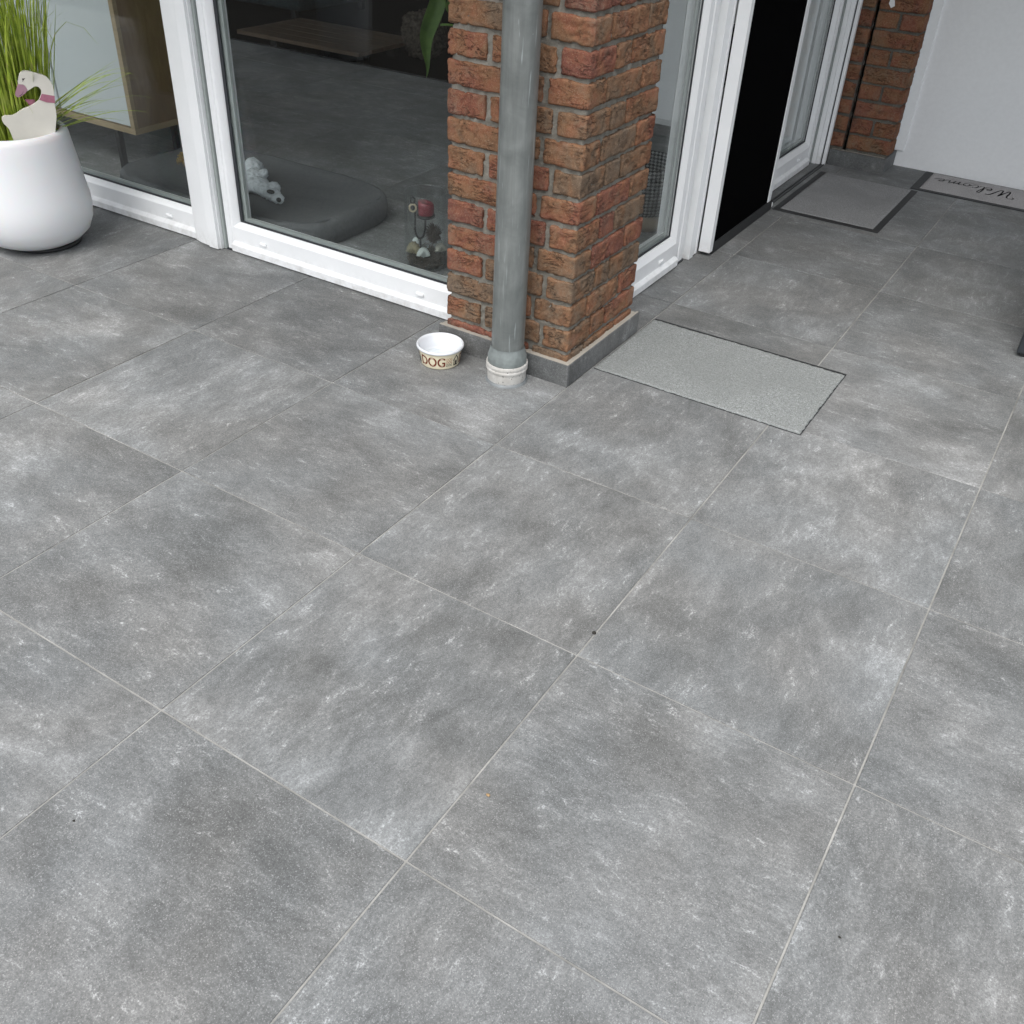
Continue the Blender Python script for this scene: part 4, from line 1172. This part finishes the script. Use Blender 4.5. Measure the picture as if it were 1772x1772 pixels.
# houseplant whose leaf hangs into view past the pillar
LEAF = NT('glossy_leaf')
v = LEAF.coord()
LEAFM = LEAF.bsdf(LEAF.mix(LEAF.remap(LEAF.noise(v, 20, 4, 0.6), 0.3, 0.7), (0.060, 0.130, 0.022), (0.105, 0.205, 0.035)), 0.35, normal=LEAF.bump(LEAF.noise(v, 45, 4, 0.6), 0.25, 0.004))
hp = thing('houseplant', 'houseplant with long pointed green leaf hanging inside the window beside the pillar', 'plant', (-0.62, 2.36, 0))
def leaf(base, tip, width, cup, name='leaf', n=16, side=None):
    base, tip = Vector(base), Vector(tip)
    ax = tip - base; L = ax.length; ax.normalize()
    s_ = (side or Vector((0.80, 0.597, 0)))
    s_ = (s_ - ax * s_.dot(ax)).normalized(); nn = ax.cross(s_)
    m = MB(); rows = []
    for i in range(n + 1):
        t_ = i / n
        w_ = width * (math.sin(math.pi * min(1, (t_ * 0.92 + 0.06)) ** 0.75)) ** 1.15 * (1 - 0.25 * t_)
        if i == n: w_ = 0.0006
        c_ = base + ax * L * t_ + nn * (0.02 * math.sin(math.pi * t_)) + s_ * (0.010 * math.sin(2.6 * math.pi * t_))
        row = []
        for k in range(-4, 5):
            u = k / 4
            row.append(m.b.verts.new(c_ + s_ * w_ * u + nn * (cup * abs(u) ** 1.3 * w_ + 0.0022 * math.sin(t_ * 26 + abs(u) * 2.5) * abs(u))))
        rows.append(row)
    for A, B in zip(rows, rows[1:]):
        for k in range(8):
            m.b.faces.new((A[k], A[k + 1], B[k + 1], B[k]))
    bmesh.ops.solidify(m.b, geom=m.b.faces[:], thickness=0.0008)
    return m.build(name, LEAFM, hp, smooth=True)
leaf((-0.775, 2.0, 1.02), (-0.834, 2.0, 0.715), 0.030, 0.35)
leaf((-0.735, 2.02, 1.00), (-0.728, 2.02, 0.885), 0.020, 0.3)
leaf((-0.62, 2.3, 0.75), (-0.70, 2.22, 1.15), 0.05, 0.3)
m = MB(); m.tube(catmull([(-0.62, 2.36, 0.30), (-0.62, 2.33, 0.60), (-0.66, 2.2, 0.85), (-0.735, 2.03, 0.880), (-0.768, 2.003, 0.880)], 6), 0.0035, 8)
m.tube(catmull([(-0.62, 2.36, 0.30), (-0.60, 2.34, 0.70), (-0.66, 2.18, 1.04), (-0.775, 2.0, 1.02)], 6), 0.004, 8)
m.tube(catmull([(-0.62, 2.36, 0.30), (-0.60, 2.33, 0.55), (-0.62, 2.3, 0.75)], 6), 0.004, 8).build('stem', LEAFM, hp, smooth=True)
MB().lathe([(0.0, 0.0), (0.10, 0.0), (0.11, 0.01), (0.135, 0.28), (0.132, 0.30), (0.122, 0.298), (0.118, 0.26), (0.0, 0.26)], (-0.62, 2.40, 0), 40).build('pot', mat_plain('grey_pot', (0.2, 0.2, 0.2), 0.6), hp, smooth=True)

# woven basket seen through the side window
def mat_weave():
    t = NT('black_white_weave')
    v = t.coord()
    s_ = t.n('ShaderNodeSeparateXYZ'); t.set(s_.inputs[0], v)
    a = t.n('ShaderNodeMath', operation='ARCTAN2'); t.set(a.inputs[0], s_.outputs[1]); t.set(a.inputs[1], s_.outputs[0])
    tc = t.n('ShaderNodeTexCoord')
    s2 = t.n('ShaderNodeSeparateXYZ'); t.set(s2.inputs[0], tc.outputs['Object'])
    a2 = t.math('ARCTAN2', s2.outputs[1], s2.outputs[0])
    u = t.math('MULTIPLY', a2, 17.0); w_ = t.math('MULTIPLY', s2.outputs[2], 130.0)
    z1 = t.math('SINE', t.math('MULTIPLY', t.math('ADD', u, w_), 1.6)); z2 = t.math('SINE', t.math('MULTIPLY', t.math('SUBTRACT', u, w_), 1.6))
    p = t.math('MULTIPLY', z1, z2)
    return t.bsdf(t.mix(t.remap(p, -0.05, 0.15), (0.02, 0.02, 0.022), (0.34, 0.35, 0.34)), 0.85, normal=t.bump(p, 0.6, 0.004), spec=0.2)
bk_ = thing('woven_basket', 'black and white patterned woven basket inside the narrow side window', 'basket', (-0.50, 3.12, 0))
o = MB().lathe([(0.0, 0.0), (0.13, 0.0), (0.155, 0.02), (0.165, 0.12), (0.160, 0.20), (0.153, 0.205), (0.150, 0.195), (0.152, 0.12), (0.14, 0.03), (0.0, 0.02)], (0, 0, 0), 48)
o = o.build('basket_wall', mat_weave(), None, smooth=True); o.location = (-0.50, 3.12, 0.055); o.parent = bk_; o.matrix_parent_inverse = Matrix.Translation((0.50, -3.12, 0))
MB().lathe([(0.0, 0.0), (0.15, 0.0), (0.168, 0.02), (0.168, 0.04), (0.15, 0.056), (0.0, 0.056)], (-0.50, 3.12, 0), 48).build('wooden_base', mat_wood('pale_wood', (0.30, 0.24, 0.17), (0.40, 0.33, 0.24)), bk_, smooth=True)
# white panel further back in the room
tag(MB().box(-1.07, -0.95, 4.42, 4.47, 0.06, 1.1, 0.003, 2).box(-0.9498, -0.88, 4.42, 4.47, 0.06, 0.18, 0.003, 2).build('white_panel', PVC), 'white upright panel standing further back behind the narrow side window', 'panel')

# ---------------------------------------------------------------- dark garden box at the right edge
bx_ = thing('storage_box', 'charcoal garden box at the right edge of the paving', 'box', (1.6, 3.05, 0))
DK = mat_plain('charcoal_plastic', (0.022, 0.026, 0.030), 0.5, 0.1, 60, 0.05)
MB().box(1.137, 2.20, 2.730, 3.40, 0.012, 0.50, 0.006, 2).build('body', DK, bx_)
MB().box(1.150, 2.19, 2.742, 3.39, 0.0, 0.0118).build('base', RUBBER, bx_)
MB().box(1.13, 2.21, 2.722, 3.41, 0.5003, 0.55, 0.01, 2).build('lid', DK, bx_)

# ---------------------------------------------------------------- garden side, seen only as reflections in the glass
def refl_pot():
    t = thing('planter', 'tall white planter in the garden, mirrored faintly in the front window', 'planter', (-3.72, -1.22, 0))
    MB().lathe([(0.0, -0.05), (0.155, -0.05), (0.165, -0.03), (0.215, 0.85), (0.21, 0.88), (0.19, 0.88), (0.185, 0.80), (0.0, 0.80)], (-3.72, -1.32, 0), 64).build('shell', PVC, t, smooth=True)
refl_pot()

# ---------------------------------------------------------------- deeper in the room
RUGM = mat_plain('black_rug', (0.006, 0.006, 0.006), 0.98, 0.4, 90, 0.6, spec=0.05)  # near-black sheet added so the depth of the room stays dark
tag(MB().box(-6.6, -1.2, 4.62, 7.9, 0.0004, 0.012, 0.004, 2).build('rug', RUGM), 'black rug added to darken the back of the room behind the front window', 'rug')
DECK = mat_wood('dark_brown_boards', (0.10, 0.068, 0.045), (0.17, 0.118, 0.08), 0.5, (1, 10, 1), 4)
dk = thing('low_table', 'low brown plank table standing on the black rug deep in the room', 'table', (-3.65, 4.80, 0.012))
for k in range(5):
    MB().box(-4.25, -3.17, 4.44 + k * 0.13, 4.44 + (k + 1) * 0.13 - 0.004, 0.095, 0.12, 0.002, 1).build('plank', DECK, dk)
for x in (-4.1, -3.32):
    for y in (4.66, 4.98):
        MB().box(x - 0.03, x + 0.03, y - 0.03, y + 0.03, 0.0122, 0.0948).build('leg', MET, dk)
SOFA = mat_plain('dark_teal_fabric', (0.03, 0.045, 0.05), 0.95, 0.2, 60, 0.4, spec=0.1)
sf = thing('sofa', 'dark teal sofa at the back of the room, left of the plank table', 'sofa', (-5.3, 5.7, 0.012))
MB().box(-6.3, -4.45, 5.30, 6.1, 0.10, 0.40, 0.05, 4).build('seat', SOFA, sf, angle=40)
MB().box(-6.3, -4.45, 6.102, 6.35, 0.10, 0.85, 0.05, 4).build('backrest', SOFA, sf, angle=40)
for x in (-6.2, -4.6):
    for y in (5.4, 6.2):
        MB().box(x - 0.02, x + 0.02, y - 0.02, y + 0.02, 0.0122, 0.0998).build('leg', MET, sf)
PFM = mat_plain('shaggy_brown_wool', (0.10, 0.085, 0.07), 0.98, 0.4, 50, 0.9, spec=0.05)
m = MB().ball((-3.10, 5.05, 0.16), (0.15, 0.14, 0.15), 5)
for v_ in m.b.verts: v_.co += (v_.co - Vector((-3.10, 5.05, 0.16))).normalized() * (noise.fractal(v_.co * 22, 0.6, 2.1, 5) * 0.030); v_.co.z = max(v_.co.z, 0.0125)
tag(m.build('wool_pouf', PFM, smooth=True), 'shaggy brown wool pouf beside the plank table', 'pouf')

# ---------------------------------------------------------------- crumbs and bits on the paving
CR_ = mat_plain('dark_crumb', (0.02, 0.018, 0.014), 0.9)
SEED = mat_plain('tan_seed', (0.30, 0.20, 0.10), 0.7)
def bit(x, y, r, mat, label, name='crumb'):
    q = random.Random(int(x * 1000))
    m = MB().ball((x, y, r * 0.45), (r, r * q.uniform(0.5, 0.9), r * 0.5), 2)
    for v in m.b.verts: v.co += Vector((noise.noise(v.co * 400), noise.noise(v.co * 400 + Vector((9, 0, 0))), 0)) * r * 0.35
    tag(m.build(name, mat, smooth=True), label, 'debris')
bit(0.598, 0.680, 0.0050, CR_, 'dark green crumb beside a tile joint near the middle of the paving', 'leaf_crumb')
bit(0.642, 0.191, 0.0042, SEED, 'tan husk lying on the paving near the lower middle', 'seed_husk')
bit(0.074, -0.259, 0.0024, CR_, 'tiny black speck on the paving at the lower left')
bit(1.268, 0.280, 0.0030, CR_, 'tiny black speck on the paving at the lower right')
